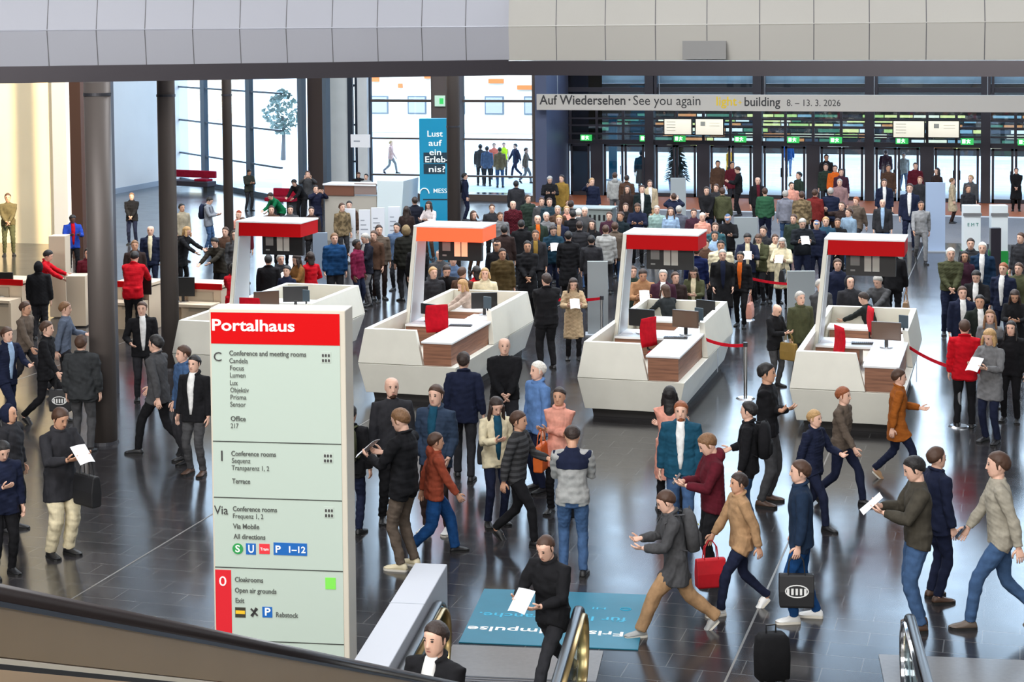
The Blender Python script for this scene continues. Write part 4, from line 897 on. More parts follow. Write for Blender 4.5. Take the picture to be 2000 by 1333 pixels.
def top_mb(J, kind, sex):
    k = {'m': 1, 'f': .9, 'b': 1.16}[sex]; g = {'sweater': .024, 'shirt': .022, 'blazer': .022, 'jacket': .028, 'puffer': .05, 'coat': .034, 'vest': .03, 'long': .03, 'hoodie': .028}[kind]
    hem = {'sweater': -.06, 'shirt': -.03, 'blazer': -.14, 'jacket': -.10, 'puffer': -.12, 'coat': -.46, 'vest': -.06, 'long': -.26, 'hoodie': -.08}[kind]
    pr = []
    if hem < -.3: pr += [(hem, (.20+g)*k, .13+g), (hem*.5, (.19+g)*k, .125+g)]
    elif hem < -.2: pr += [(hem, (.18+g)*k, .115+g)]
    elif hem < -.08: pr += [(hem, (.165+g)*k, .11+g)]
    else: pr += [(hem, (.158+g)*k, .105+g)]
    pr += [(-.02, (.160+g)*k, .105+g), (.08, (.155+g)*k, .10+g), (.18, (.142+g)*k, .097+g), (.32, (.158+g)*k, .108+g, .005), (.42, (.168+g)*k, .102+g*.8), (.49, (.135+g*.7)*k, .082+g*.7), (.535, .075+g*.5, .068+g*.4), (.565, .062+g*.3, .062+g*.3)]
    mb = MB().rings(torso_rings(J, pr))
    if hem < -.05:
        for i in (0, 1):
            h, kn, an = J['hp%d' % i], J['kn%d' % i], J['an%d' % i]; t = {-.46: 1.0, -.26: .58}.get(hem, .30 if hem < -.09 else .16); e = h.lerp(kn, t)
            mb.tube([h+V((0, 0, .1)), h.lerp(e, .5), e], [(.094+g*.6)*k, (.094+g*.6)*k, (.092+g*.7)*k], 12, (0, 1, .01))
            if hem < -.3: mb.hexa([J['hp0'].lerp(J['kn0'], q)+V((0, y, 0)) for q, y in ((1, -.05), (1, .05))]+[J['hp1'].lerp(J['kn1'], q)+V((0, y, 0)) for q, y in ((1, .05), (1, -.05))], [J['hp0']+V((0, -.08, 0)), J['hp0']+V((0, .08, 0)), J['hp1']+V((0, .08, 0)), J['hp1']+V((0, -.08, 0))])
    if kind != 'vest': limbs(mb, J, [(.060+g*.55)*k, (.054+g*.55)*k, (.046+g*.55)*k, .036+g*.35], None, legs=False, acut=.06)
    c = J['nb']+J['T']*.015
    if kind in ('jacket', 'coat', 'puffer', 'blazer', 'long', 'vest'):
        R_ = [c+J['S']*(.072*math.cos(t))+J['Fw']*(.070*math.sin(t)-.004)+J['T']*(-.02*math.sin(t)) for t in [2*math.pi*q/14 for q in range(14)]]
        mb.tube(R_, [(.016, .028)]*14, 8, J['T'], closed=True)
    if kind == 'hoodie': mb.ell(J['nb']-J['Fw']*.085-J['T']*.0, (.11, .06, .085), 12, 7); mb.ell(J['nb']+J['T']*.0, (.085, .085, .04), 12, 6)
    return mb
def shirt_mb(J, kind):
    g = {'blazer': .022, 'jacket': .028, 'coat': .034, 'long': .03, 'puffer': .05}.get(kind, .025); R_ = []
    for t, w, d in ((-.02, .02, .118), (.08, .038, .115), (.18, .046, .112), (.32, .056, .130), (.42, .062, .118), (.49, .058, .099), (.545, .052, .078), (.575, .05, .062)):
        c = J['pel']+J['T']*t+J['Fw']*(d+g*.9-.035); R_.append(ring(c, J['S'], J['Fw'], w, .043, 10))
    return MB().rings(R_)
def trousers_mb(J, sex, fit='n'):
    k = {'m': 1, 'f': .93, 'b': 1.14}[sex]; w = {'n': 1, 's': .86, 'w': 1.3}[fit]
    mb = MB().rings(torso_rings(J, [(-.12, .125*k, .095), (-.06, .163*k, .112), (.02, .160*k, .108), (.09, .148*k, .10)]))
    return limbs(mb, J, None, [.094*k, .083*k*w, .066*k*w, .062*k*w, .054*w], arms=False, lcut=-.02 if fit != 's' else .05)
def shoe_mb(J, i, boots=False):
    s = (-1, 1)[i]; y = J['ft%d' % i]; a = J['an%d' % i]; bk = J['bk%d' % i]
    R_ = []; S2 = []
    for t, w, h in ((-.075, .020, .035), (-.065, .034, .07), (-.03, .040, .10), (.02, .042, .095), (.07, .046, .066), (.13, .050, .052), (.17, .044, .042), (.195, .02, .03)):
        R_.append([V((x*w, t, z)) for x, z in ((-.7, .014), (.7, .014), (1, .03), (.95, .6*h), (.6, h*.95), (0, h), (-.6, h*.95), (-.95, .6*h), (-1, .03))])
        S2.append([V((x*(w+.004), t, z)) for x, z in ((-1, .0), (1, 0), (1, .022), (-1, .022))])
    tilt = Matrix.Identity(4)
    if bk: M = Matrix.Translation((a.x, a.y+.01, a.z-.10)) @ Matrix.Rotation(-.75, 4, 'X') @ Matrix.Translation((0, 0.02, .0))
    else: M = Matrix.Translation((a.x, a.y+.005, 0)) @ Matrix.Rotation(-s*.14, 4, 'Z')
    return MB().rings(R_, M=M), MB().rings(S2, M=M)
def hair_mb(J, kind):
    c, a, f, u = J['hc'], J['hs'], J['hf'], J['hu']
    B = Matrix(((a.x, f.x, u.x, c.x), (a.y, f.y, u.y, c.y), (a.z, f.z, u.z, c.z), (0, 0, 0, 1))); mb = MB()
    def cut(slope, z0, extra=None):
        def fn(v):
            z = z0-(.09-v.y)*slope
            if v.z < z: v.z = z
            k = .865+.135*min(1, max(0, (v.z-z)/.045)); v.x *= k; v.y *= k
            return v
        return fn
    rx, ry, rz = .098, .121, .117
    if kind in ('short', 'crew', 'quiff'):
        if kind == 'crew': rx, ry, rz = .090, .114, .108
        mb.ell((0, -.010, .020), (rx, ry, rz), 16, 12, M=B, fn=cut(.74, .047))
        for s in (-1, 1): mb.rings([ring(V((s*.077, .012, z)), V((1, 0, 0)), V((0, 1, 0)), .010, w, 8) for z, w in ((-.03, .008), (-.01, .013), (.03, .02))], M=B)
        if kind == 'quiff': mb.ell((0, .035, .105), (.06, .06, .03), 12, 6, M=B)
    elif kind == 'fringe':
        def fn(v):
            z = .0-(.09-v.y)*.35
            if v.z < z: v.z = z
            if v.z > .045: v.z = .045
            if v.y > .03: v.y = .03
            return v
        mb.ell((0, -.012, .0), (.080, .104, .10), 16, 12, M=B, fn=fn)
    elif kind in ('long', 'bob', 'pony', 'bun'):
        mb.ell((0, -.012, .020), (.099, .122, .118), 16, 12, M=B, fn=cut(.66, .052))
        if kind in ('long', 'bob'):
            L = .36 if kind == 'long' else .2
            R_ = []
            for i in range(6):
                t = i/5; zz = .03-L*t; cc = c+a*0+u*zz*(.5)+V((0, 0, zz*.5))-f*(.045+.04*t); w = (.086+.012*math.sin(3*t))*(1-.25*t); R_.append(ring(cc, a, f, w, .058*(1-.25*t)+.005, 12))
            mb.rings(R_)
            for s in (-1, 1):
                mb.rings([ring(c+a*(s*(.076+.03*min(1, q*1.5)))+u*(.03-L*.66*q)+f*(.015+.06*q), a, f, .028*(1-.2*q), .042*(1-.2*q), 8) for q in (0, .3, .6, 1)])
        if kind == 'pony': mb.tube([c-f*.10+u*.04, c-f*.15, c-f*.13-u*.12, c-f*.11-u*.2], [.025, .032, .026, .01], 8, a)
        if kind == 'bun': mb.ell((0, -.11, .07), (.045, .04, .045), 12, 8, M=B)
    elif kind == 'beanie':
        mb.ell((0, -.008, .03), (.088, .112, .115), 16, 12, M=B, fn=cut(.35, .045))
    elif kind == 'cap':
        mb.ell((0, -.008, .028), (.086, .108, .098), 16, 12, M=B, fn=cut(.2, .045)); mb.rings([ring(V((0, .10+t, .045-t*.2)), V((1, 0, 0)), V((0, 0, 1)), .07*(1-t*3.4), .006, 10) for t in (-.03, .0, .04, .08)], M=B)
    elif kind == 'hood':
        mb.ell((0, -.02, .01), (.105, .125, .14), 16, 12, M=B, fn=lambda v: V((v.x, min(v.y, .055), v.z)))
    return mb
CACHE = {}; JOBS = []
TMPC = bpy.data.collections.new('tmp'); COL.children.link(TMPC)
def remesh_job(mb, vox, extra=(), smooth=2, wr=0., seed=0, close=False):
    me = mb.mesh('tmp', []); me.materials.clear(); o = bpy.data.objects.new('tmp', me); TMPC.objects.link(o)
    m = o.modifiers.new('r', 'REMESH'); m.mode = 'VOXEL'; m.voxel_size = vox; m.use_smooth_shade = True
    if smooth: s = o.modifiers.new('s', 'SMOOTH'); s.factor = .5; s.iterations = smooth
    out = bpy.data.meshes.new('m'); JOBS.append((o, out, extra, wr, seed)); return out
def run_jobs():
    bpy.context.view_layer.update(); dg = bpy.context.evaluated_depsgraph_get()
    for o, out, extra, wr, seed in JOBS:
        src = bpy.data.meshes.new_from_object(o.evaluated_get(dg)); n = len(src.vertices); co = np.empty(n*3, 'f'); src.vertices.foreach_get('co', co); co = co.reshape(-1, 3)
        if wr:
            no = np.empty(n*3, 'f'); src.vertices.foreach_get('normal', no); no = no.reshape(-1, 3); rs = np.random.RandomState(seed+7); d = np.zeros(n)
            for k in range(7):
                w = rs.randn(3)*(22 if k < 4 else 46); w[2] *= 1.5; d += np.sin(co @ w+rs.rand()*6.28)*(1 if k < 4 else .5)
            co = co+no*(d*wr/3)[:, None]
        nf = len(src.polygons); ls = np.empty(nf, 'i'); lt = np.empty(nf, 'i'); src.polygons.foreach_get('loop_start', ls); src.polygons.foreach_get('loop_total', lt)
        li = np.empty(len(src.loops), 'i'); src.loops.foreach_get('vertex_index', li)
        vs = [co]; lis = [li]; lts = [lt]; mi = [np.zeros(nf, 'i')]; off = n
        for mb, m in extra:
            if not mb.v: continue
            vs.append(np.array(mb.v, 'f')); lis.append(np.array([i+off for f in mb.f for i in f], 'i')); lts.append(np.array([len(f) for f in mb.f], 'i')); mi.append(np.full(len(mb.f), m, 'i')); off += len(mb.v)
        vs = np.concatenate(vs); lis = np.concatenate(lis); lts = np.concatenate(lts); mi = np.concatenate(mi)
        out.vertices.add(len(vs)); out.vertices.foreach_set('co', vs.astype('f').ravel()); out.loops.add(len(lis)); out.loops.foreach_set('vertex_index', lis)
        out.polygons.add(len(lts)); out.polygons.foreach_set('loop_start', np.concatenate([[0], np.cumsum(lts)[:-1]]).astype('i')); out.polygons.foreach_set('material_index', mi); out.polygons.foreach_set('use_smooth', np.ones(len(lts), bool))
        out.update(calc_edges=True); out.validate(); bpy.data.meshes.remove(src); bpy.data.objects.remove(o, do_unlink=True)
    JOBS.clear()
M_eye = mat('eye_dark', (44, 34, 30), .3); M_lip = mat('lips', (150, 84, 78), .5); M_sole = mat('pale_sole', (214, 208, 196), .6); M_bsole = mat('black_sole', (24, 24, 24), .6)
def get(key, fn):
    if key not in CACHE: CACHE[key] = fn()
    return CACHE[key]
def tagm(me, mats):
    me.materials.append(None)
    for m in mats: me.materials.append(m)
    return me
def R_body(pose, sex, near):
    def f():
        J, mb, fin, eye, lip = body_jobs(pose, sex, None); me = remesh_job(mb, .008 if near else .0135, [(fin, 0), (eye, 1), (lip, 2)], smooth=1)
        return J, tagm(me, [M_eye, M_lip])
    return get(('body', pose, sex, near), f)
def R_top(pose, sex, kind, near, var): 
    return get(('top', pose, sex, kind, near, var), lambda: tagm(remesh_job(top_mb(R_body(pose, sex, near)[0], kind, sex), .0105 if near else .018, smooth=2, wr=.0065 if kind != 'puffer' else .010, seed=var), []))
def R_tr(pose, sex, fit, near, var):
    return get(('tr', pose, sex, fit, near, var), lambda: tagm(remesh_job(trousers_mb(R_body(pose, sex, near)[0], sex, fit), .0115 if near else .019, smooth=2, wr=.006, seed=var+50), []))
def R_sh(pose, sex, kind, near):
    return get(('shirt', pose, sex, kind, near), lambda: tagm(shirt_mb(R_body(pose, sex, near)[0], kind).mesh('m', [], True), []))
def R_hair(pose, sex, kind, near):
    return get(('hair', pose, sex, kind, near), lambda: tagm(remesh_job(hair_mb(R_body(pose, sex, near)[0], kind), .009 if near else .012, smooth=1, wr=.004, seed=3), []))
def R_shoe(pose, sex, near, i):
    def f():
        a, b = shoe_mb(R_body(pose, sex, near)[0], i); m1 = a.mesh('m', [], True); m2 = b.mesh('m', []); return tagm(m1, []), tagm(m2, [])
    return get(('shoe', pose, sex, near, i), f)
SKIN = {'l': (222, 178, 156), 'm': (200, 152, 124), 't': (160, 110, 84), 'd': (104, 70, 54)}
HAIRC = {'br': (70, 46, 32), 'bk': (24, 20, 20), 'bl': (176, 140, 92), 'gr': (170, 166, 160), 'wh': (222, 218, 208), 'gi': (140, 78, 44), 'db': (46, 32, 26), 'lb': (120, 86, 56)}
CNAME = dict(black=(24, 24, 27), char=(44, 44, 48), navy=(26, 32, 54), blue=(24, 66, 116), teal=(24, 70, 92), denim=(62, 88, 124), ldenim=(112, 140, 168), grey=(112, 112, 114), lgrey=(160, 160, 158), dgrey=(70, 70, 72), brown=(78, 56, 44), tan=(164, 130, 96), beige=(186, 168, 140), cream=(216, 204, 172), white=(228, 228, 226), red=(188, 14, 30), maroon=(84, 22, 34), rust=(142, 66, 46), olive=(70, 72, 50), green=(44, 84, 60), dgreen=(40, 52, 44), pink=(214, 150, 132), orange=(206, 96, 30), ochre=(136, 108, 50), lblue=(150, 176, 206), steel=(84, 104, 134), camo=(130, 112, 84), taupe=(96, 84, 74), dbrown=(48, 36, 34), purple=(62, 34, 48), sblue=(92, 126, 176), emer=(10, 100, 62))
PEOPLE = []; PENDING = []
def setm(o, m):
    o.material_slots[0].link = 'OBJECT'; o.material_slots[0].material = m
def person(hx, hy, hf, face, pose, top, tc, bc, hair, hc, skin, label, sex='m', shirt=None, fit='n', shoes='black', near=False, pat=None, group='visitors in the hall', beard=False, cat='person', **items):
    PENDING.append(dict(hx=hx, hy=hy, hf=hf, face=face, pose=pose, top=top, tc=tc, bc=bc, hair=hair, hc=hc, skin=skin, label=label, sex=sex, shirt=shirt, fit=fit, shoes=shoes, near=near, pat=pat, group=group, beard=beard, items=items))
    return len(PENDING)-1
def build_people():
    for i, q in enumerate(PENDING):
        n, pose, sex = q['near'], q['pose'], q['sex']; var = i if n else i % 2; q['var'] = var
        R_body(pose, sex, n); R_top(pose, sex, q['top'], n, var); R_tr(pose, sex, q['fit'], n, var)
        if q['shirt']: R_sh(pose, sex, q['top'], n)
        if q['hair'] != 'bald': R_hair(pose, sex, q['hair'], n)
        if q['beard']: get(('beard', pose, sex, n), lambda: tagm(remesh_job(beard_mb(R_body(pose, sex, n)[0]), .007, smooth=1, wr=.002), []))
        if 'yoke' in q['items'] and (pose, sex, n) not in YK: YK[(pose, sex, n)] = tagm(remesh_job(yoke_mb(R_body(pose, sex, n)[0], sex), .011, smooth=2, wr=.004), [])
        for k in (0, 1): R_shoe(pose, sex, n, k)
    run_jobs()
    for i, q in sorted(enumerate(PENDING), key=lambda t: t[1]['hf'] < 3): place_person(i, q)
def beard_mb(J):
    c, a, f, u = J['hc'], J['hs'], J['hf'], J['hu']
    def rg(z, cy, rx, ry):
        R_ = ring(c+u*z+f*cy, a, f, rx, ry, 14); return R_
    mb = MB(); mb.rings([rg(z, cy, rx+.007, ry+.008) for z, cy, rx, ry in ((-.126, .044, .018, .02), (-.108, .036, .040, .046), (-.082, .020, .052, .066), (-.058, .014, .050, .070))])
    return mb
YK = {}; PLACED = []; BLOCK = [(x, y, x+1.84, y+5.0) for x, y in CP.values()]+RECTS+SR_
def it_yoke(q): return 'yoke' in q['items']
def yoke_mb(J, sex):
    k = {'m': 1, 'f': .9, 'b': 1.16}[sex]; g = .032
    mb = MB().rings(torso_rings(J, [(.33, (.158+g)*k, .108+g, .005), (.42, (.168+g)*k, .102+g*.8), (.49, (.137+g*.7)*k, .084+g*.7), (.535, .077+g*.5, .070+g*.4), (.57, .064+g*.3, .064+g*.3)]))
    for i in (0, 1):
        s, e = J['sh%d' % i], J['el%d' % i]; inn = J['ch']+(s-J['ch'])*.45; mb.tube([inn, s, s.lerp(e, .18)], [.06*k, .071*k, .066*k], 12, (0, 1, .01))
    return mb
def place_person(i, q):
    pose, sex, n = q['pose'], q['sex'], q['near']; J, bme = R_body(pose, sex, n)
    toph = (J['hc']+J['hu']*.122); f = math.radians(q['face'])
    def fwd(P):
        c = V((-P.x, -P.y, 0)).normalized(); r = V((math.cos(YAW), math.sin(YAW), 0)); r = (r-c*r.dot(c)).normalized(); return (c*math.cos(f)+r*math.sin(f)).normalized()
    if q['hf'] > 3:
        P = at(q['hx'], q['hf']); 
        d = ray(q['hx'], q['hy']); t = math.hypot(P.x, P.y)/math.hypot(d.x, d.y); h = HC+d.z*t; h = max(1.52, min(1.97, h*1.0)); sc = h/toph.z
        if pose in ('bend', 'reach', 'stride'): sc = min(1.1, max(.95, sc))
    else: sc = q['hf']/(1.755)
    h = toph.z*sc; base = at(q['hx'], q['hy'], h); best = None
    for st in ([0] if q['hf'] > 3 else [0, .12, -.12, .24, -.24, .36, -.36, .48, -.48, .6, -.6, .75, .9, 1.05]):
        u2 = V((base.x, base.y, 0)).normalized(); dist = math.hypot(base.x, base.y)+st; dr = ray(q['hx'], q['hy']); hh = HC+dr.z*dist/math.hypot(dr.x, dr.y)
        if not 1.5 < hh/toph.z*1.755 < 1.99 and st: continue
        c = u2*dist; clash = sum(max(0, .44-math.hypot(c.x-a, c.y-b)) for a, b in PLACED)
        inside = 0 if ('clerk' in q['label'] or q['hf'] > 3) else sum(1 for x0, y0, x1, y1 in BLOCK if x0-.2 < c.x < x1+.2 and y0-.25 < c.y < y1+.25)
        if pose == 'reach': inside *= .3
        cost = clash+inside*.6+abs(st)*.05
        if best is None or cost < best[0]: best = (cost, c, hh)
    sc = best[2]/toph.z; h = best[2]; Hd = best[1]+V((0, 0, h)); D = fwd(Hd); PLACED.append((Hd.x, Hd.y)); rz = math.atan2(D.y, D.x)-math.pi/2
    off = Matrix.Rotation(rz, 3, 'Z') @ V((toph.x, toph.y, 0))*sc; loc = V((Hd.x-off.x, Hd.y-off.y, 0))
    r = thing('person', q['label'], 'person', loc, rz, q['group'], sc)
    q['root'] = r
    def part(name, me, m, parent=r):
        o = bpy.data.objects.new(name, me); COL.objects.link(o); o.parent = parent; setm(o, m); return o
    cl = lambda c, p=None: cloth(CNAME[c] if isinstance(c, str) else c, p)
    b = part('body', bme, mat('skin_'+q['skin'], SKIN[q['skin']], .55, var=.05, scale=20))
    tn = {'sweater': 'sweater', 'shirt': 'shirt', 'blazer': 'blazer', 'jacket': 'jacket', 'puffer': 'puffer_jacket', 'coat': 'coat', 'vest': 'vest', 'long': 'long_jacket', 'hoodie': 'hoodie'}[q['top']]
    if q['items'].get('sleeves'):
        get(('slv', pose, sex, n), lambda: None)
    part(tn, R_top(pose, sex, q['top'], n, q['var']), cl(q['tc'], q['pat']))
    part('trousers', R_tr(pose, sex, q['fit'], n, q['var']), cl(q['bc']))
    if it_yoke(q): part('yoke', get(('yoke', pose, sex, n, q['top']), lambda: None) or None, None) if False else part('yoke', YK[(pose, sex, n)], cl(q['items']['yoke']))
    if q['shirt']: part('shirt', R_sh(pose, sex, q['top'], n), cl(q['shirt']))
    if q['hair'] != 'bald': part({'cap': 'cap', 'beanie': 'beanie', 'hood': 'hood'}.get(q['hair'], 'hair'), R_hair(pose, sex, q['hair'], n), cl(CNAME[q['hc']]) if q['hc'] in CNAME else mat('hair_'+q['hc'], HAIRC[q['hc']], .6, var=.25, scale=60, bump=.3))
    if q['beard']: part('beard', CACHE[('beard', pose, sex, n)], mat('hair_'+q['hc'], HAIRC[q['hc']], .6))
    for k in (0, 1):
        a, s = R_shoe(pose, sex, n, k); so = part('shoe', a, mat('leather_'+q['shoes'], CNAME[q['shoes']], .5)); part('sole', s, M_sole if q['shoes'] in ('white', 'cream', 'lgrey', 'tan') else M_bsole, so)
    bpy_M = Matrix.Translation(loc) @ Matrix.Rotation(rz, 4, 'Z') @ Matrix.Scale(sc, 4)
    q['M'] = bpy_M; it = q['items']; ow = it.get('who', 'person %d' % i)
    if 'paper' in it: held_paper(bpy_M, J, it['paper'])
    if 'phone' in it: held_phone(bpy_M, J, it['phone'])
    if 'tote' in it: held_tote(bpy_M, J, it['tote'], it.get('totec', 'black'), it.get('toteh', 1), it.get('logo', False))
    if 'pack' in it: backpack(bpy_M, J, it['pack'], it.get('packc', 'black'), it.get('packm'))
def obj_at(M, name, label, cat, group=None):
    r = bpy.data.objects.new(name, None); COL.objects.link(r); r.matrix_world = M; r.empty_display_size = .1; return tag(r, label, cat, group)
def held_paper(M, J, label):
    p = (J['hand0']+J['hand1'])/2 if (J['hand0']-J['hand1']).length < .35 else J['hand1']
    r = obj_at(M @ Matrix.Translation(p+V((0, .05, .03))) @ Matrix.Rotation(-.75, 4, 'X'), 'leaflet', label, 'leaflet', 'leaflets in hands')
    m = MB(); R1 = []
    for k in range(7):
        t = k/6; R1.append([V((-.10+.20*t, -.13, .012*math.sin(math.pi*t))), V((-.10+.20*t, .13, .03*math.sin(math.pi*t)))])
    for k in range(6): m.hexa([R1[k][0], R1[k+1][0], R1[k+1][1], R1[k][1]], [x+V((0, 0, .003)) for x in (R1[k][0], R1[k+1][0], R1[k+1][1], R1[k][1])])
    m.build('sheet', M_paper, r)
def held_phone(M, J, label):
    p = J['hand1']; r = obj_at(M @ Matrix.Translation(p+V((0, .03, .02))) @ Matrix.Rotation(-.9, 4, 'X'), 'mobile_phone', label, 'phone', 'phones in hands')
    MB().box((-.037, -.075, -.004), (.037, .075, .004)).build('phone_body', M_black, r, bevel=.003); MB().box((-.034, -.07, .004), (.034, .07, .0048)).build('screen', mat('phone_screen', (60, 76, 96), .15), r)
def held_tote(M, J, label, col, hi, logo):
    p = J['hand%d' % hi]; r = obj_at(M @ Matrix.Translation(p-V((0, 0, .0))), 'carrier_bag', label, 'bag', 'carrier bags')
    a = MB(); R_ = []
    for z, x, y in ((-.58, .05, .17), (-.56, .065, .18), (-.40, .07, .185), (-.24, .045, .185), (-.22, .03, .18)): R_.append([V((x, y, z)), V((-x, y, z)), V((-x, -y, z)), V((x, -y, z))])
    a.rings(R_); mm = mat('leatherette_'+col, CNAME[col], .6, var=.1, scale=9); a.build('bag_body', mm, r, bevel=.01)
    for s in (-1, 1): MB().tube([(s*.035, -.09, -.23), (s*.02, -.075, -.08), (0, -.02, .0), (0, .02, .0), (s*.02, .075, -.08), (s*.035, .09, -.23)], [.007]*6, 6, (1, 0, 0)).build('handle', mm, r)
    if logo:
        m = MB(); 
        for s in (-1, 1):
            for k in range(5): m.box((s*.0725, -.10+.045*k, -.43), (s*.0735, -.075+.045*k, -.36))
            m.tube([(s*.073, .12*math.cos(t), -.39+.065*math.sin(t)) for t in [2*math.pi*k/20 for k in range(20)]], [(.002, .007)]*20, 6, (1, 0, 0), closed=True)
        m.build('emblem', mat('print_white', (226, 226, 224), .6), r)
def backpack(M, J, label, col, extra=None):
    c = J['pel']+J['T']*.33-J['Fw']*.205; T, S, F_ = J['T'], J['S'], J['Fw']
    B = Matrix(((S.x, F_.x, T.x, c.x), (S.y, F_.y, T.y, c.y), (S.z, F_.z, T.z, c.z), (0, 0, 0, 1)))
    r = obj_at(M @ B, 'backpack', label, 'backpack', 'backpacks'); mm = cloth(CNAME[col])
    R_ = [ring(V((0, 0, z)), V((1, 0, 0)), V((0, 1, 0)), x, y, 16, .6) for z, x, y in ((-.24, .11, .05), (-.22, .145, .075), (0, .155, .085), (.16, .14, .07), (.22, .10, .045), (.235, .05, .02))]
    MB().rings(R_).build('main_bag', mm, r, smooth=True); MB().rings([ring(V((0, -.075, z)), V((1, 0, 0)), V((0, 1, 0)), x, y, 12, .6) for z, x, y in ((-.19, .09, .02), (-.17, .11, .035), (-.05, .11, .035), (-.02, .09, .02))]).build('front_pocket', mm, r, smooth=True)
    MB().tube([(-.03, -.02, .225), (0, -.02, .265), (.03, -.02, .225)], [.008]*3, 6, (0, 1, 0)).build('carry_loop', mm, r)
    for s in (-1, 1): MB().tube([(s*.08, .06, .2), (s*.10, .17, .215), (s*.115, .30, .14), (s*.125, .325, .0), (s*.15, .24, -.14), (s*.14, .08, -.2)], [(.02, .007)]*6, 6, (1, 0, 0)).build('strap', mm, r)
    if extra == 'eyes':
        for s in (-1, 1): MB().ell((s*.06, -.088, .06), (.035, .006, .012), 10, 5).build('reflector', mat('pale_yellow', (236, 236, 150), .5), r)
P = person
# --- nearest people on the open floor
N = dict(near=True, group='people walking across the open floor')
P(765, 737, 1022, 15, 'stand', 'sweater', 'char', 'black', 'crew', 'br', 'l', 'bald bearded man in charcoal zip sweater right of the tall sign', **N) if False else None
P(765, 737, 1022, 10, 'stand', 'sweater', 'char', 'black', 'bald', 'br', 'l', 'bald man in charcoal zip sweater standing right of the tall sign', beard=True, **N)
P(775, 800, 1108, -120, 'read', 'jacket', 'black', 'taupe', 'short', 'lb', 'l', 'person in black jacket holding a white leaflet, pale sneakers, below the bald man', shoes='cream', paper='white leaflet held by the person in black jacket below the bald man', **N)
P(852, 846, 1085, 100, 'walk', 'hoodie', 'rust', 'blue', 'short', 'br', 'm', 'person in rust red top and bright blue jeans striding right beside the bald man', fit='w', **N)
P(851, 753, 1040, -25, 'pockets', 'vest', 'steel', 'dbrown', 'short', 'br', 'l', 'man in slate blue vest with black sleeves and white sneakers', shoes='white', sleeves='black', **N) if False else None
P(851, 753, 1040, -25, 'pockets', 'jacket', (44, 58, 78), 'dbrown', 'short', 'br', 'l', 'man in slate blue padded jacket with teal collar and white sneakers', shoes='white', shirt='teal', **N)
P(905, 688, 935, 175, 'carry', 'blazer', 'navy', 'char', 'short', 'db', 'l', 'man in dark navy suit seen from behind before the glowing canopy counter', tote='black briefcase carried by the man in dark navy suit', **N)
P(985, 660, 895, 5, 'clasp', 'sweater', 'black', 'char', 'fringe', 'gr', 'l', 'balding man in black sweater with hands clasped at his waist', sex='b', **N)
P(1050, 707, 960, -60, 'stand', 'jacket', 'sblue', 'navy', 'short', 'wh', 'l', 'white haired man in light blue jacket behind the cream jacket woman', **N)
P(972, 780, 1030, 20, 'phone1', 'jacket', 'cream', 'navy', 'long', 'db', 'l', 'woman with long dark hair in cream button jacket and dark jeans', sex='f', shirt='teal', **N)
P(1014, 804, 1062, 70, 'walk2', 'sweater', 'dgrey', 'black', 'short', 'br', 'm', 'man in grey striped sweater and black trousers beside the cream jacket', pat='stripe', **N)
P(1092, 758, 1005, -15, 'cross', 'long', 'pink', 'black', 'pony', 'db', 'm', 'woman in peach pink jacket with orange bag at her waist', sex='f', tote='orange bag at the waist of the peach pink jacket', totec='orange', toteh=0, **N)
P(1118, 833, 1118, 178, 'phone', 'sweater', 'lgrey', 'denim', 'short', 'db', 'm', 'man in grey sweater with navy shoulders and jeans, seen from behind', yoke='navy', tote='black bag hanging at the left hand of the man in grey sweater', toteh=0, **N)
P(1060, 1052, 1.74, -35, 'stride', 'jacket', 'black', 'char', 'crew', 'br', 'l', 'person in black rushing past the left end of the middle escalator rail', paper='white papers held by the person rushing over the teal mat', **N)
P(850, 1217, 1.9, -35, 'clasp', 'blazer', 'black', 'black', 'short', 'db', 'l', 'man in black suit and white shirt stepping onto the escalator', sex='b', shirt='white', **N)
P(684, 792, 1042, 160, 'stand', 'jacket', 'black', 'navy', 'short', 'bk', 'l', 'person in dark jacket half hidden behind the tall sign edge', pack='pale green patterned backpack at the edge of the tall sign', packc='olive', **N)
P(1330, 785, 1050, -5, 'carry', 'jacket', 'teal', 'denim', 'short', 'gi', 'l', 'man with ginger beard in open teal navy jacket over white t-shirt', shirt='white', beard=True, sex='b', **N)
P(1308, 755, 1000, 178, 'cross', 'coat', 'pink', 'black', 'long', 'bk', 'l', 'woman with long black hair in pink coat behind the ginger bearded man', sex='f', tote='dark handbag on the arm of the pink coat woman', toteh=0, totec='dbrown', **N)
P(1372, 851, 1140, -75, 'phone', 'hoodie', 'maroon', 'black', 'short', 'lb', 'l', 'young man in maroon hoodie looking down at his phone', phone='black phone in the hand of the maroon hoodie man', **N)
P(1498, 710, 985, 80, 'cross', 'sweater', 'black', 'dgrey', 'short', 'bk', 'm', 'man in black sweater with folded arms and grey jeans', shoes='brown', sex='b', **N)
P(1462, 785, 1.76, -95, 'stand2', 'jacket', 'black', 'denim', 'short', 'bk', 'l', 'person in black jacket passing in front of the folded arms man', pack='black backpack in front of the folded arms man', **N)
P(1292, 962, 1238, -80, 'stride', 'long', 'dgrey', 'tan', 'short', 'br', 'l', 'person in grey jacket and tan trousers striding left with a backpack', pack='dark grey backpack with two pale yellow reflectors', packc='dgrey', packm='eyes', shoes='lgrey', fit='w', **N)
P(1442, 925, 1195, -70, 'walk', 'jacket', 'tan', 'navy', 'short', 'db', 'm', 'person in tan jacket walking beside the maroon hoodie', shoes='white', tote='crimson bag beside the tan jacket walker', totec='red', toteh=1, **N)
P(1562, 900, 1212, -85, 'carry', 'jacket', (28, 44, 66), 'blue', 'short', 'br', 'l', 'person in navy jacket carrying a black bag with white emblem', shoes='white', tote='black carrier bag with white emblem near the white sneakers', toteh=0, logo=True, **N)
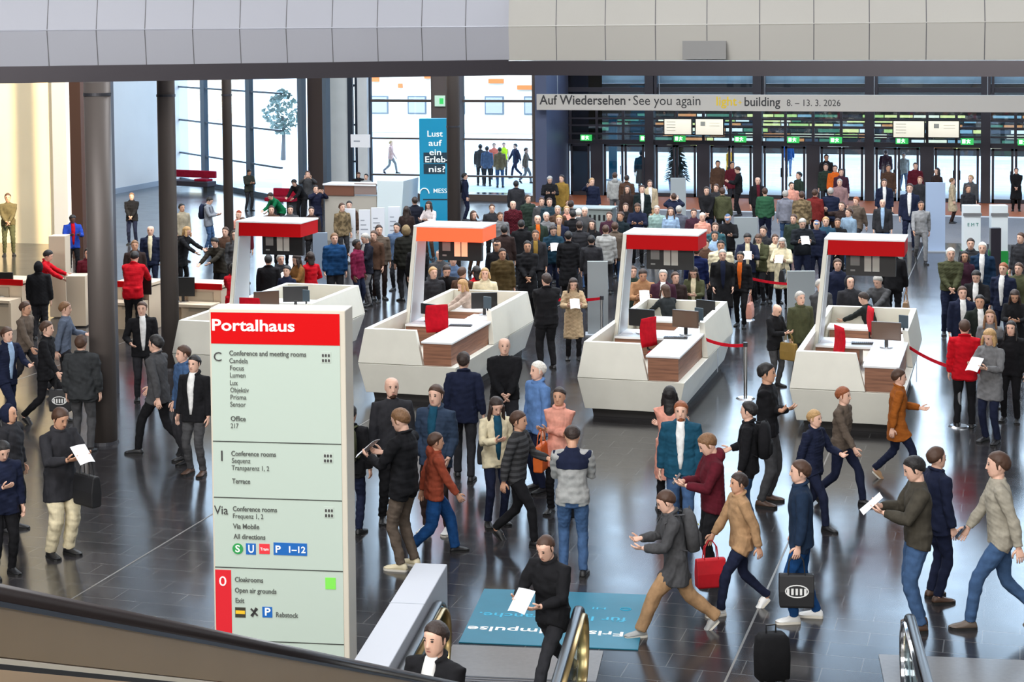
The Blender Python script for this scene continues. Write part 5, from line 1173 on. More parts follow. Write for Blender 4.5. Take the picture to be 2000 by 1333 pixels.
P(1592, 802, 1030, 60, 'walk2', 'jacket', 'navy', 'navy', 'short', 'bl', 'l', 'person in navy jacket walking in front of the fourth counter', **N)
P(1648, 757, 985, 70, 'walk', 'sweater', 'taupe', 'navy', 'short', 'gi', 'l', 'person in pale grey brown sweater crossing before the fourth counter', **N)
P(1757, 722, 938, 95, 'walk2', 'long', (150, 84, 30), 'navy', 'short', 'br', 'l', 'person in tawny brown jacket at the corner of the fourth counter', shoes='tan', **N)
P(1777, 894, 1228, -80, 'read', 'sweater', (66, 62, 54), 'denim', 'short', 'bk', 'l', 'young man in dark olive sweater and jeans reading a leaflet', shoes='brown', sex='b', paper='white leaflet held by the dark olive sweater man', **N)
P(1830, 874, 1172, 120, 'stand', 'jacket', 'navy', 'navy', 'short', 'br', 'l', 'man in navy jacket right behind the dark olive sweater', shoes='brown', **N)
P(1948, 884, 1226, -82, 'walk', 'sweater', (158, 152, 138), 'denim', 'short', 'br', 'l', 'man in grey beige sweater and jeans walking left at the right', shoes='taupe', fit='n', phone='phone in the hand of the grey beige sweater man', **N)
P(122, 800, 1090, 35, 'read', 'long', 'char', 'cream', 'short', 'br', 'm', 'person in charcoal coat and wide cream trousers carrying white leaflets', fit='w', paper='large white leaflet of the person in cream trousers', tote='black bag behind the person in cream trousers', toteh=0, **N)
P(8, 866, 1130, 20, 'phone1', 'jacket', 'navy', 'black', 'short', 'bk', 'l', 'person in navy jacket looking at a phone at the left border', **N)
P(18, 792, 1.7, 60, 'stand', 'puffer', 'char', 'black', 'hood', 'navy', 'm', 'person in dark hooded jacket above the navy jacket at the left border', **N)
P(303, 655, 888, -120, 'walk', 'blazer', 'dgrey', 'black', 'short', 'bk', 'l', 'man in grey blazer and black trousers between the dark columns', **N)
P(277, 590, 1.8, 5, 'stand2', 'blazer', 'black', 'char', 'short', 'br', 'l', 'man in black blazer and white shirt behind the grey blazer', shirt='white', **N)
P(357, 676, 905, -70, 'stand', 'jacket', 'denim', 'char', 'short', 'br', 'l', 'man in denim blue jacket right of the second dark column', **N)
P(379, 695, 928, -30, 'stand', 'blazer', 'black', 'dgrey', 'short', 'bk', 'l', 'man in black suit with white shirt left of the tall sign', shirt='white', shoes='brown', **N)
P(158, 655, 885, 165, 'stand', 'puffer', (50, 52, 54), 'dgrey', 'short', 'br', 'l', 'person in dark down jacket seen from behind beside the big column', **N)
P(14, 640, 1.78, 40, 'walk2', 'blazer', 'navy', 'navy', 'short', 'br', 'l', 'man in navy blazer and pale blue shirt hurrying at the left border', shirt='lblue', **N)
P(92, 628, 1.8, 70, 'walk', 'blazer', 'black', 'black', 'short', 'br', 'l', 'man in black suit hurrying with a black bag near the left border', tote='black bag with white print carried by the hurrying man', logo=True, **N)
P(128, 590, 1.78, 80, 'walk2', 'sweater', (96, 106, 124), 'char', 'short', 'lb', 'l', 'person in blue grey sweater hurrying above the black suit', **N)
P(50, 590, 1.75, 60, 'walk', 'sweater', 'taupe', 'char', 'short', 'br', 'm', 'person in taupe top hurrying behind the navy blazer', **N)
P(1067, 534, 722, 200, 'clasp', 'jacket', 'black', 'black', 'short', 'db', 'l', 'man in black jacket seen from behind at the glowing canopy counter wall', sex='b', **N)
P(1120, 545, 705, 5, 'read', 'coat', (176, 154, 124), 'black', 'long', 'db', 'l', 'woman with dark hair in beige quilted coat reading', sex='f', pat=None, paper='leaflet read by the woman in beige quilted coat', **N)
P(1522, 597, 750, 55, 'phone', 'jacket', 'black', 'dgrey', 'bald', 'gr', 'l', 'bald man in black jacket with yellow bag behind him', tote='yellow bag behind the bald man in black jacket', totec='ochre', **N)
P(1563, 570, 1.75, 30, 'stand', 'jacket', 'olive', 'char', 'short', 'gr', 'l', 'grey haired person in olive jacket behind the bald man', **N)
P(1884, 625, 836, 178, 'stand', 'blazer', 'red', 'black', 'short', 'br', 'l', 'attendant in bright red jacket and black trousers seen from behind', **N)
P(1930, 645, 868, -30, 'read', 'long', 'grey', 'navy', 'bob', 'bl', 'l', 'blonde woman in grey jacket beside the red jacket attendant', sex='f', paper='white papers of the blonde woman in grey jacket', **N)
P(1857, 485, 655, 8, 'clasp', 'shirt', 'olive', 'navy', 'short', 'wh', 'l', 'white haired man in olive polo shirt standing free on the floor', sex='b', **N)
# --- middle distance right
C = dict(group='visitors queuing at the right')
for a in ((1896, 466, 1.78, 0, 'stand', 'blazer', 'char', 'navy', 'short', 'db', 'l', 'man in charcoal blazer before the white and green stand'),
          (1884, 491, 1.7, 5, 'stand', 'jacket', 'purple', 'black', 'bob', 'bk', 'm', 'woman in dark purple jacket at the shoulder of the olive polo man'),
          (1919, 474, 1.84, -5, 'stand', 'jacket', (20, 42, 66), 'navy', 'short', 'wh', 'l', 'white haired man in deep blue jacket and open collar'),
          (1906, 530, 1.78, -10, 'read', 'blazer', 'black', 'black', 'short', 'bk', 'l', 'man in black suit and white shirt below the deep blue jacket'),
          (1960, 514, 1.8, -20, 'stand', 'blazer', 'navy', 'navy', 'short', 'gi', 'l', 'ginger man in navy blazer and white shirt at the right'),
          (1914, 577, 1.76, 10, 'stand2', 'blazer', (28, 34, 30), 'black', 'short', 'bk', 'm', 'man in black green blazer with broad white shirt front'),
          (1934, 606, 1.7, 0, 'stand', 'long', 'grey', 'char', 'long', 'lb', 'l', 'woman with long fair hair in grey jacket above the blonde woman'),
          (1982, 569, 1.68, 0, 'phone', 'long', 'black', 'char', 'long', 'db', 'm', 'woman with long brown hair in black at the right border'),
          (1994, 455, 1.8, -40, 'stand', 'jacket', 'char', 'black', 'short', 'br', 'l', 'person in charcoal jacket at the right border behind the totem'),
          (1990, 514, 1.76, -20, 'stand', 'jacket', 'olive', 'char', 'short', 'br', 'l', 'person in olive jacket at the right border beside the ginger man'),
          (1975, 628, 1.7, -10, 'stand', 'jacket', 'black', 'black', 'long', 'bk', 'l', 'person in black with long black hair at the right border'),
          (1880, 560, 1.75, 8, 'stand', 'jacket', 'navy', 'navy', 'short', 'br', 'l', 'person in navy jacket hidden left of the broad white shirt front')):
    P(*a, shirt='white' if ('white shirt' in a[11] or 'open collar' in a[11]) else None, sex='f' if 'woman' in a[11] else 'm', **C)
P(1799, 393, 514, 10, 'walk', 'sweater', (142, 142, 144), 'grey', 'crew', 'br', 'm', 'man in light grey sweater and grey trousers walking past the roller banner')
P(1777, 359, 490, -5, 'stand', 'blazer', 'navy', 'navy', 'short', 'br', 'l', 'man in navy suit with white shirt behind the light grey sweater', shirt='white')
P(1727, 350, 1.8, 5, 'stand', 'blazer', 'navy', 'black', 'short', 'br', 'l', 'man in navy blazer with white and pink shirt before the doors', shirt='white')
P(1724, 389, 1.76, 0, 'stand', 'jacket', 'char', 'blue', 'fringe', 'gr', 'l', 'balding man in dark jacket and pale blue shirt above the fourth canopy', shirt='lblue')
P(1788, 318, 1.78, 0, 'stand', 'jacket', 'maroon', 'black', 'short', 'br', 'l', 'person in maroon jacket at the dark door post left of the roller banner')
P(1797, 345, 1.74, -10, 'stand', 'jacket', 'char', 'black', 'short', 'gi', 'l', 'person in black between maroon jacket and roller banner')
P(1735, 322, 1.75, 15, 'stand', 'jacket', 'brown', 'black', 'short', 'br', 'm', 'person in brown jacket behind the navy blazer with pink shirt')
P(1830, 328, 1.75, -40, 'stand', 'jacket', 'dbrown', 'black', 'bob', 'db', 'l', 'woman in dark jacket looking over the roller banner', sex='f')
P(1860, 348, 433, 90, 'stand', 'coat', 'beige', 'dbrown', 'short', 'lb', 'l', 'person in cream coat right of the roller banner')
P(1896, 342, 1.72, -30, 'stand', 'jacket', 'dgrey', 'black', 'short', 'bl', 'l', 'blond person in dark grey before the door post')
P(1891, 362, 1.68, 30, 'stand', 'jacket', 'char', 'black', 'short', 'br', 'm', 'person in charcoal brown jacket above the left white and green stand')
P(1985, 328, 413, 2, 'clasp', 'coat', 'black', 'black', 'short', 'br', 'l', 'person in long black coat standing alone at the right doors')
# --- crowd in the centre, back rows
def crowd(rows, group):
    for a in rows:
        hx, hy, hf, face, pose, top, tc, bc, hair, hc, skin, label = a[:12]; k = a[12] if len(a) > 12 else {}
        if 'woman' in label and 'sex' not in k: k = dict(k, sex='f')
        if 'white shirt' in label or 'pale shirt' in label: k = dict(k, shirt='white')
        P(hx, hy, hf, face, pose, top, tc, bc, hair, hc, skin, label, group=group, **k)
G = 'visitors crowding behind the counters'
crowd([
 (1074, 345, 1.78, 5, 'read', 'jacket', 'black', 'black', 'short', 'gr', 'l', 'person in black jacket at the blue violet pier'),
 (1097, 342, 1.76, -30, 'stand', 'long', 'ochre', 'olive', 'short', 'db', 'l', 'person in ochre jacket beside the black jacket at the pier'),
 (1156, 348, 1.78, 20, 'point', 'jacket', 'navy', 'navy', 'short', 'bl', 'l', 'fair person in navy jacket stretching an arm before the dark doors'),
 (1201, 337, 1.76, 178, 'stand', 'hoodie', 'lgrey', 'grey', 'short', 'br', 'l', 'person in pale grey hoodie seen from behind at the second doors'),
 (1224, 342, 1.74, 170, 'stand', 'jacket', 'brown', 'char', 'short', 'db', 'l', 'person in brown jacket right of the pale grey hoodie'),
 (1225, 363, 1.7, 0, 'stand', 'long', 'dbrown', 'black', 'long', 'db', 'l', 'woman with long dark hair below the brown jacket'),
 (1254, 362, 1.8, 5, 'stand', 'blazer', (22, 32, 34), 'black', 'short', 'br', 'l', 'man in black suit with pale shirt in the middle of the crowd', dict(shirt='lblue')),
 (1269, 352, 1.72, 10, 'stand', 'jacket', 'beige', 'tan', 'short', 'br', 'l', 'person in beige jacket behind the black suit with pale shirt', dict(shirt='lblue')),
 (1316, 377, 1.78, 178, 'photo', 'jacket', 'navy', 'navy', 'crew', 'br', 'l', 'person in navy jacket bending arms before the tall grey partition'),
 (1380, 365, 1.8, 5, 'clasp', 'jacket', 'black', 'navy', 'short', 'db', 'l', 'person in long black jacket right of the tall grey partition'),
 (1399, 360, 1.74, -20, 'stand', 'jacket', 'char', 'black', 'short', 'br', 'l', 'person in charcoal between the long black and the olive jacket'),
 (1411, 367, 1.76, 175, 'stand', 'puffer', 'olive', 'char', 'short', 'br', 'l', 'person in bright olive puffer jacket seen from behind'),
 (1402, 314, 1.78, 0, 'stand', 'coat', 'brown', 'dbrown', 'short', 'db', 'm', 'person in brown coat inside the third doors'),
 (1430, 316, 1.8, 20, 'stand', 'jacket', 'maroon', 'char', 'short', 'db', 'm', 'person in maroon dark jacket at the third doors'),
 (1438, 326, 1.76, -90, 'read', 'jacket', 'black', 'black', 'short', 'br', 'l', 'person in black reading beside the maroon dark jacket'),
 (1480, 346, 1.8, 10, 'stand', 'jacket', 'black', 'black', 'bald', 'gr', 'l', 'bald person in black jacket with maroon scarf', dict(shirt='maroon')),
 (1494, 367, 1.76, 178, 'stand', 'sweater', 'green', 'navy', 'short', 'br', 'l', 'person in mottled green sweater seen from behind', dict(sex='b')),
 (1560, 336, 1.78, -60, 'stand', 'jacket', 'dgreen', 'black', 'short', 'bk', 'l', 'person in dark green jacket above the camouflage backpack'),
 (1546, 356, 1.72, 20, 'stand', 'jacket', 'pink', 'black', 'short', 'db', 'l', 'person in dusty pink jacket beside the dark green jacket'),
 (1534, 372, 1.76, 170, 'stand', 'jacket', (120, 122, 134), 'denim', 'short', 'gr', 'l', 'person in blue grey jacket left of the camouflage jacket'),
 (1566, 374, 1.78, 178, 'stand', 'jacket', 'camo', 'char', 'short', 'br', 'l', 'person in tan camouflage jacket seen from behind', dict(pat='camo', sex='b')),
 (1592, 370, 1.76, 160, 'stand', 'jacket', (110, 36, 34), 'char', 'short', 'br', 'l', 'person in brick red jacket right of the camouflage jacket'),
 (1622, 367, 1.8, 178, 'stand', 'jacket', 'navy', 'dbrown', 'short', 'gr', 'l', 'broad person in dark navy jacket seen from behind', dict(sex='b')),
 (1614, 302, 1.78, 10, 'stand', 'jacket', 'char', 'black', 'short', 'bk', 'm', 'person in charcoal at the door behind the orange jacket'),
 (1613, 320, 1.78, 0, 'stand', 'jacket', 'dgreen', 'char', 'short', 'br', 'l', 'person in dark green parka left of the orange jacket'),
 (1631, 323, 1.74, 0, 'stand', 'jacket', 'orange', 'dbrown', 'short', 'br', 'l', 'person in orange jacket at the fourth doors'),
 (1643, 330, 1.74, 10, 'stand', 'jacket', 'purple', 'char', 'short', 'br', 'l', 'person in plum jacket right of the orange jacket'),
 (1640, 350, 1.72, 0, 'stand', 'jacket', (142, 112, 112), 'grey', 'short', 'gr', 'l', 'person in faded rose jacket below the plum jacket'),
 (1644, 394, 1.76, -20, 'point', 'jacket', 'dbrown', 'char', 'crew', 'br', 'l', 'person in dark brown raising a hand above the fourth canopy'),
 (1658, 407, 1.72, -40, 'stand2', 'jacket', (128, 150, 170), 'denim', 'short', 'br', 'l', 'person in light denim jacket leaning above the fourth canopy'),
 (1672, 385, 1.76, -30, 'walk', 'jacket', 'taupe', 'char', 'short', 'gi', 'l', 'person in taupe coat hurrying behind the light denim jacket'),
 (1058, 386, 1.74, 0, 'stand', 'jacket', 'dgrey', 'black', 'short', 'br', 'l', 'person in dark grey below the black jacket at the pier'),
 (1073, 387, 1.74, 5, 'stand', 'jacket', (34, 52, 62), 'navy', 'short', 'br', 'l', 'person in petrol jacket next to dark grey below the pier'),
 (1115, 392, 1.74, 175, 'stand', 'jacket', 'dgrey', 'black', 'short', 'db', 'l', 'dark haired person below the fair navy jacket'),
 (1089, 402, 1.72, 0, 'stand', 'jacket', 'brown', 'black', 'short', 'gr', 'l', 'grey haired person in brown left of two light heads'),
 (1107, 403, 1.7, 5, 'stand', 'jacket', 'pink', 'black', 'short', 'bl', 'l', 'person in rose jacket among the grey heads'),
 (1119, 411, 1.72, 178, 'stand', 'jacket', 'black', 'black', 'short', 'bk', 'l', 'black haired person seen from behind left of the white hair'),
 (1142, 405, 1.76, 0, 'stand', 'jacket', 'dgrey', 'black', 'short', 'wh', 'l', 'white haired person in dark grey before the low grey box'),
 (1130, 408, 1.68, 170, 'stand', 'jacket', 'white', 'black', 'short', 'wh', 'l', 'person in white jacket beside the white haired person'),
 (1050, 420, 1.8, 5, 'stand', 'jacket', 'dgreen', 'black', 'fringe', 'gr', 'l', 'balding person with orange scarf right of the glowing canopy', dict(shirt='orange')),
 (1067, 415, 1.72, 10, 'stand', 'jacket', 'grey', 'black', 'short', 'wh', 'l', 'pale haired person beside the orange scarf'),
 (1092, 421, 1.78, -5, 'stand', 'jacket', 'navy', 'navy', 'short', 'bl', 'l', 'fair person in navy jacket with tan scarf', dict(shirt='tan')),
 (1081, 442, 1.78, 5, 'read', 'jacket', (22, 50, 66), 'navy', 'short', 'db', 'l', 'person in petrol blue jacket reading a leaflet in the crowd', dict(paper='leaflet read by the person in petrol blue jacket')),
 (1157, 430, 1.74, -20, 'stand', 'coat', 'black', 'black', 'long', 'db', 'l', 'woman with dark hair in long black coat in the crowd centre'),
 (1132, 432, 1.78, 175, 'stand', 'jacket', 'char', 'denim', 'short', 'db', 'l', 'person in black jacket and pale jeans seen from behind'),
 (1190, 414, 1.72, -10, 'stand', 'jacket', 'purple', 'char', 'short', 'br', 'l', 'person in violet black below the low grey box'),
 (1212, 414, 1.78, -30, 'stand', 'jacket', (22, 34, 40), 'black', 'short', 'br', 'm', 'man in black green jacket left of the third canopy'),
 (1201, 434, 1.76, 178, 'stand', 'jacket', 'taupe', 'denim', 'short', 'br', 'l', 'person in khaki jacket and jeans seen from behind beside the mast'),
 (1183, 440, 1.74, 175, 'stand', 'jacket', 'lgrey', 'char', 'short', 'br', 'l', 'person in pale grey jacket left of the khaki jacket'),
 (1046, 450, 1.8, 0, 'stand', 'jacket', 'char', 'black', 'short', 'br', 'm', 'person in charcoal with mustard scarf among the black coats', dict(shirt='ochre')),
 (1030, 471, 1.82, 5, 'clasp', 'coat', 'black', 'black', 'short', 'bk', 'm', 'man in plain black coat behind the glowing canopy counter', dict(near=False)),
 (971, 470, 1.78, -10, 'stand', 'jacket', 'black', 'black', 'cap', 'dbrown', 'm', 'person in dark cap behind the broad brown jacket'),
 (981, 486, 1.78, 15, 'stand', 'jacket', (74, 60, 34), 'char', 'short', 'db', 'm', 'broad man in brown jacket at the right end of the glowing canopy', dict(sex='b')),
 (985, 440, 1.8, 175, 'stand', 'jacket', 'dbrown', 'char', 'short', 'bk', 'l', 'person in dark brown jacket at the edge of the glowing canopy'),
 (1002, 392, 1.78, 10, 'stand', 'jacket', 'maroon', 'char', 'fringe', 'gr', 'l', 'balding man in checked shirt with backpack straps', dict(pat='check')),
 (1008, 353, 1.78, 170, 'stand', 'puffer', 'char', 'black', 'short', 'bk', 'l', 'person in black puffer jacket before the bright glass'),
 (1031, 381, 1.74, 30, 'stand', 'jacket', 'dgreen', 'char', 'short', 'br', 'l', 'person in bottle green jacket right of the checked shirt'),
 (961, 399, 1.74, 0, 'stand', 'jacket', 'char', 'black', 'short', 'br', 'l', 'person in charcoal jacket above the glowing canopy'),
 (977, 415, 1.68, 20, 'stand', 'jacket', 'grey', 'black', 'short', 'br', 'm', 'short brown haired person at the right end of the glowing canopy'),
 (908, 338, 432, 90, 'stand', 'jacket', 'navy', 'navy', 'short', 'bk', 'l', 'person in navy with backpack facing right beside the dark column', dict(pack='dark backpack beside the thin dark column')),
 (925, 412, 1.7, 30, 'stand', 'jacket', 'dbrown', 'brown', 'bob', 'br', 'l', 'woman with light brown hair just above the glowing canopy'),
 (1155, 460, 1.76, 175, 'stand', 'jacket', 'char', 'black', 'short', 'bk', 'l', 'person in black just left of the grey partition'),
 (1110, 452, 1.8, 178, 'stand', 'coat', 'black', 'black', 'short', 'bk', 'l', 'person in long black coat seen from behind before the grey partition'),
 (1018, 430, 1.76, 175, 'stand', 'jacket', 'black', 'black', 'short', 'bk', 'l', 'person in black behind the plain black coat man'),
 # above the third canopy
 (1310, 405, 1.72, 0, 'stand', 'long', 'lblue', 'char', 'long', 'br', 'l', 'woman with blond streaks above the third canopy'),
 (1326, 402, 1.74, 178, 'stand', 'jacket', (90, 92, 104), 'char', 'short', 'gr', 'l', 'person in grey blue jacket beside the blond streaks'),
 (1283, 402, 1.7, 5, 'stand', 'jacket', (140, 166, 160), 'grey', 'short', 'gr', 'l', 'person in pale mint jacket above the third canopy'),
 (1245, 398, 1.78, 0, 'read', 'jacket', 'navy', 'black', 'short', 'br', 'm', 'person in navy jacket with blue folder above the third canopy'),
 (1222, 397, 1.7, 0, 'stand', 'jacket', 'black', 'black', 'short', 'br', 'l', 'person in black left of the blue folder'),
 (1355, 408, 1.72, 0, 'stand', 'jacket', 'purple', 'black', 'short', 'br', 'l', 'person in plum black left of the white haired woman'),
 (1372, 416, 1.7, 10, 'stand', 'jacket', 'pink', 'char', 'short', 'wh', 'l', 'woman with white hair right above the third canopy'),
 (1421, 419, 1.76, -5, 'read', 'jacket', 'black', 'char', 'cap', 'steel', 'l', 'person in grey cap and black jacket reading'),
 (1397, 435, 1.76, 5, 'stand', 'jacket', (46, 84, 92), 'navy', 'short', 'br', 'l', 'person in grey teal jacket under the grey cap'),
 (1396, 452, 1.7, 0, 'stand', 'jacket', 'lblue', 'black', 'short', 'bk', 'm', 'person in pale blue jacket above the cream jacket'),
 (1360, 480, 1.76, 178, 'stand', 'jacket', (20, 30, 70), 'navy', 'short', 'br', 'l', 'person in royal navy jacket at the end of the third canopy'),
 (1378, 467, 1.72, -10, 'stand', 'jacket', 'brown', 'black', 'short', 'db', 'l', 'person in brown right behind the royal navy jacket'),
 (1408, 470, 1.8, 0, 'stand', 'puffer', 'cream', 'black', 'short', 'bk', 'm', 'person in wide cream puffer jacket behind the old man in black', dict(sex='b')),
 (1411, 488, 1.76, 5, 'pockets', 'coat', (24, 24, 26), 'navy', 'short', 'gr', 'l', 'old man in black coat over navy sweater behind the third counter', dict(shirt='navy')),
 (1446, 492, 1.7, -10, 'carry', 'jacket', 'black', 'black', 'short', 'bk', 'm', 'person in black with orange scarf and glasses carrying a pink bag', dict(shirt='orange', tote='pink carrier bag in the crowd', totec='pink', toteh=0)),
 (1460, 457, 1.76, 0, 'read', 'jacket', 'navy', 'black', 'short', 'bk', 'l', 'young man in navy jacket reading beside the pink bag', dict(paper='leaflet read beside the pink bag', shirt='cream')),
 (1480, 459, 1.72, -20, 'phone', 'jacket', 'olive', 'char', 'short', 'br', 'l', 'person in olive vest looking down left of the cream coat', dict(shirt='cream')),
 (1491, 442, 1.78, -20, 'stand', 'jacket', 'char', 'black', 'short', 'db', 'l', 'man in charcoal jacket behind the olive vest'),
 (1514, 458, 1.72, 10, 'stand', 'jacket', 'cream', 'char', 'short', 'br', 'l', 'person in pale jacket just left of the long cream coat'),
 (1527, 466, 602, -10, 'read', 'coat', 'cream', 'black', 'bob', 'gr', 'l', 'woman in long cream coat carrying a black carrier bag', dict(tote='black carrier bag of the woman in long cream coat', toteh=0, logo=True, paper='white leaflet of the woman in long cream coat')),
 (1568, 428, 1.84, 10, 'read', 'sweater', (24, 28, 34), 'navy', 'short', 'gr', 'l', 'tall bearded man in black sweater holding a white red leaflet', dict(beard=True, sex='b', paper='white leaflet of the tall bearded man')),
 (1550, 419, 1.74, -20, 'stand', 'jacket', 'dgreen', 'navy', 'short', 'br', 'l', 'person in deep green left of the tall bearded man'),
 (1595, 430, 1.74, 0, 'stand', 'jacket', 'navy', 'navy', 'cap', 'steel', 'l', 'person in blue cap right of the tall bearded man'),
 (1613, 424, 1.76, 0, 'stand', 'jacket', (40, 70, 90), 'navy', 'short', 'bl', 'l', 'fair person in grey teal jacket left above the fourth canopy'),
 (1636, 427, 1.72, 0, 'stand', 'jacket', 'black', 'black', 'short', 'br', 'm', 'person in black right above the fourth canopy'),
 # at and under the third and fourth canopy
 (1256, 527, 1.76, 5, 'read', 'jacket', (156, 116, 84), 'char', 'short', 'db', 'm', 'man in tan jacket reading behind the third counter', dict(paper='white sheet read by the man in tan jacket')),
 (1236, 520, 1.7, 10, 'stand', 'jacket', 'dgreen', 'black', 'short', 'br', 'l', 'person in dark green beside the mast of the third counter'),
 (1295, 527, 1.76, 0, 'stand', 'blazer', 'purple', 'black', 'short', 'gr', 'l', 'man in plum blazer with pale shirt behind the third counter'),
 (1319, 532, 1.7, 20, 'stand', 'jacket', 'dbrown', 'black', 'short', 'br', 'l', 'person in dark brown beside the plum blazer'),
 (1354, 524, 1.7, -10, 'phone', 'jacket', 'olive', 'char', 'long', 'db', 'l', 'woman in olive jacket with cream blouse behind the third counter', dict(shirt='cream')),
 (1297, 557, 1.66, -150, 'reach', 'sweater', (40, 44, 46), 'black', 'bob', 'br', 'l', 'female clerk with brown hair inside the third counter', dict(sex='f')),
 (1636, 506, 1.78, 10, 'stand', 'jacket', 'navy', 'black', 'short', 'br', 'l', 'person in navy behind the mast of the fourth counter'),
 (1603, 546, 1.76, 40, 'clasp', 'jacket', 'dgrey', 'char', 'short', 'gr', 'l', 'person in dark grey jacket left of the slanted fourth mast', dict(sex='b')),
 (1660, 540, 1.74, 20, 'stand', 'jacket', 'char', 'black', 'hood', 'char', 'l', 'hooded person in charcoal behind the fourth counter'),
 (1712, 540, 1.74, -30, 'reach', 'jacket', 'dgrey', 'black', 'short', 'gr', 'l', 'person in dark grey leaning at the fourth counter'),
 (1745, 480, 1.84, 175, 'carry', 'jacket', 'black', 'black', 'short', 'bk', 'l', 'person in black carrying a brown paper bag beside the fourth canopy', dict(tote='brown paper bag beside the fourth counter', totec='tan')),
 (1682, 572, 1.62, -110, 'reach', 'sweater', (34, 38, 38), 'black', 'short', 'db', 'l', 'clerk in dark sweater inside the fourth counter', dict()),
 # second counter
 (859, 488, 1.78, 15, 'stand', 'jacket', 'dgrey', 'black', 'cap', 'grey', 'l', 'man in grey cap under the glowing canopy'),
 (846, 522, 1.74, 20, 'stand', 'jacket', 'char', 'navy', 'short', 'bl', 'l', 'person in charcoal beside the glowing canopy mast'),
 (873, 520, 1.78, 10, 'reach', 'sweater', 'black', 'black', 'short', 'db', 'l', 'bearded man in black sweater leaning on the glowing canopy counter', dict(beard=True, sex='b')),
 (885, 497, 1.76, 0, 'stand', 'jacket', 'steel', 'navy', 'short', 'br', 'l', 'person in slate blue under the glowing posters'),
 (903, 522, 1.72, 150, 'stand', 'jacket', 'brown', 'black', 'short', 'br', 'l', 'brown haired person between bearded man and red jacket clerk'),
 (930, 520, 1.74, -140, 'stand2', 'blazer', 'red', 'black', 'bob', 'bk', 'l', 'clerk in red jacket standing under the glowing canopy', dict(sex='f')),
 (947, 524, 1.7, 0, 'stand', 'long', 'cream', 'black', 'bob', 'bl', 'l', 'fair person behind the red jacket clerk'),
 (899, 548, 1.68, -70, 'reach', 'sweater', (168, 152, 140), 'char', 'bob', 'bl', 'l', 'blonde woman in beige sweater reaching over the second counter desk'),
 # first counter
 (576, 498, 1.7, -60, 'read', 'jacket', (122, 84, 44), 'brown', 'long', 'db', 'l', 'woman in brown jacket holding papers under the first canopy', dict(paper='white papers held under the first canopy')),
 (606, 492, 1.72, -150, 'stand2', 'blazer', 'red', 'black', 'bob', 'db', 'l', 'clerk in red jacket under the first canopy', dict(sex='f')),
 (524, 498, 1.74, 175, 'stand', 'jacket', 'black', 'black', 'short', 'bk', 'l', 'person in black seen from behind next to the first mast'),
 (548, 497, 1.72, 20, 'stand', 'jacket', 'char', 'black', 'short', 'gr', 'l', 'grey haired person under the first canopy'),
 (560, 520, 1.7, -20, 'stand', 'jacket', 'navy', 'navy', 'short', 'bk', 'l', 'person in navy left of the woman in brown jacket'),
 (653, 456, 1.84, 10, 'stand', 'jacket', (22, 62, 104), 'char', 'short', 'lb', 'l', 'tall man in bright blue jacket right of the first canopy', dict(sex='b')),
 (668, 397, 1.74, 30, 'stand', 'jacket', 'camo', 'char', 'short', 'br', 'l', 'person in camouflage jacket beside the white info boards', dict(pat='camo')),
 (682, 393, 1.72, 0, 'stand', 'jacket', 'brown', 'black', 'short', 'bk', 'l', 'dark haired person peeking over the white info boards'),
 (710, 457, 1.78, -60, 'read', 'blazer', (26, 28, 40), 'grey', 'short', 'gr', 'l', 'man in black navy blazer looking left before the info boards', dict(shirt='lgrey')),
 (697, 468, 1.72, 60, 'stand', 'jacket', (110, 24, 56), 'navy', 'short', 'bk', 'd', 'person in raspberry jacket behind the bright blue jacket', dict()),
 (730, 451, 1.76, -20, 'stand', 'jacket', 'brown', 'char', 'short', 'br', 'l', 'brown haired person behind the tall taupe jacket'),
 (740, 440, 1.86, 10, 'stand', 'jacket', 'taupe', 'dbrown', 'short', 'db', 'l', 'tall man in taupe jacket before the info boards'),
 (775, 436, 1.74, -20, 'stand', 'jacket', 'steel', 'char', 'short', 'bk', 'l', 'man in blue grey jacket left of the fur collar'),
 (792, 441, 1.86, -150, 'stand', 'puffer', (28, 28, 24), 'black', 'hood', 'camo', 'l', 'broad person in black padded jacket with fur collar', dict(sex='b')),
 (794, 403, 1.7, 170, 'stand', 'long', 'dbrown', 'black', 'long', 'db', 'l', 'woman with long brown hair left of the teal banner'),
 (810, 385, 1.78, -170, 'stand', 'jacket', (26, 28, 40), 'black', 'short', 'db', 'l', 'person in black jacket at the left edge of the teal banner'),
 (836, 394, 1.7, -30, 'read', 'jacket', (200, 190, 190), 'brown', 'long', 'db', 'l', 'woman in pale pink top before the teal banner'),
 (815, 470, 1.74, 170, 'stand', 'jacket', 'black', 'black', 'short', 'bk', 'l', 'person in black hidden behind the glowing canopy mast'),
], G)
G2 = 'visitors and staff at the left side'
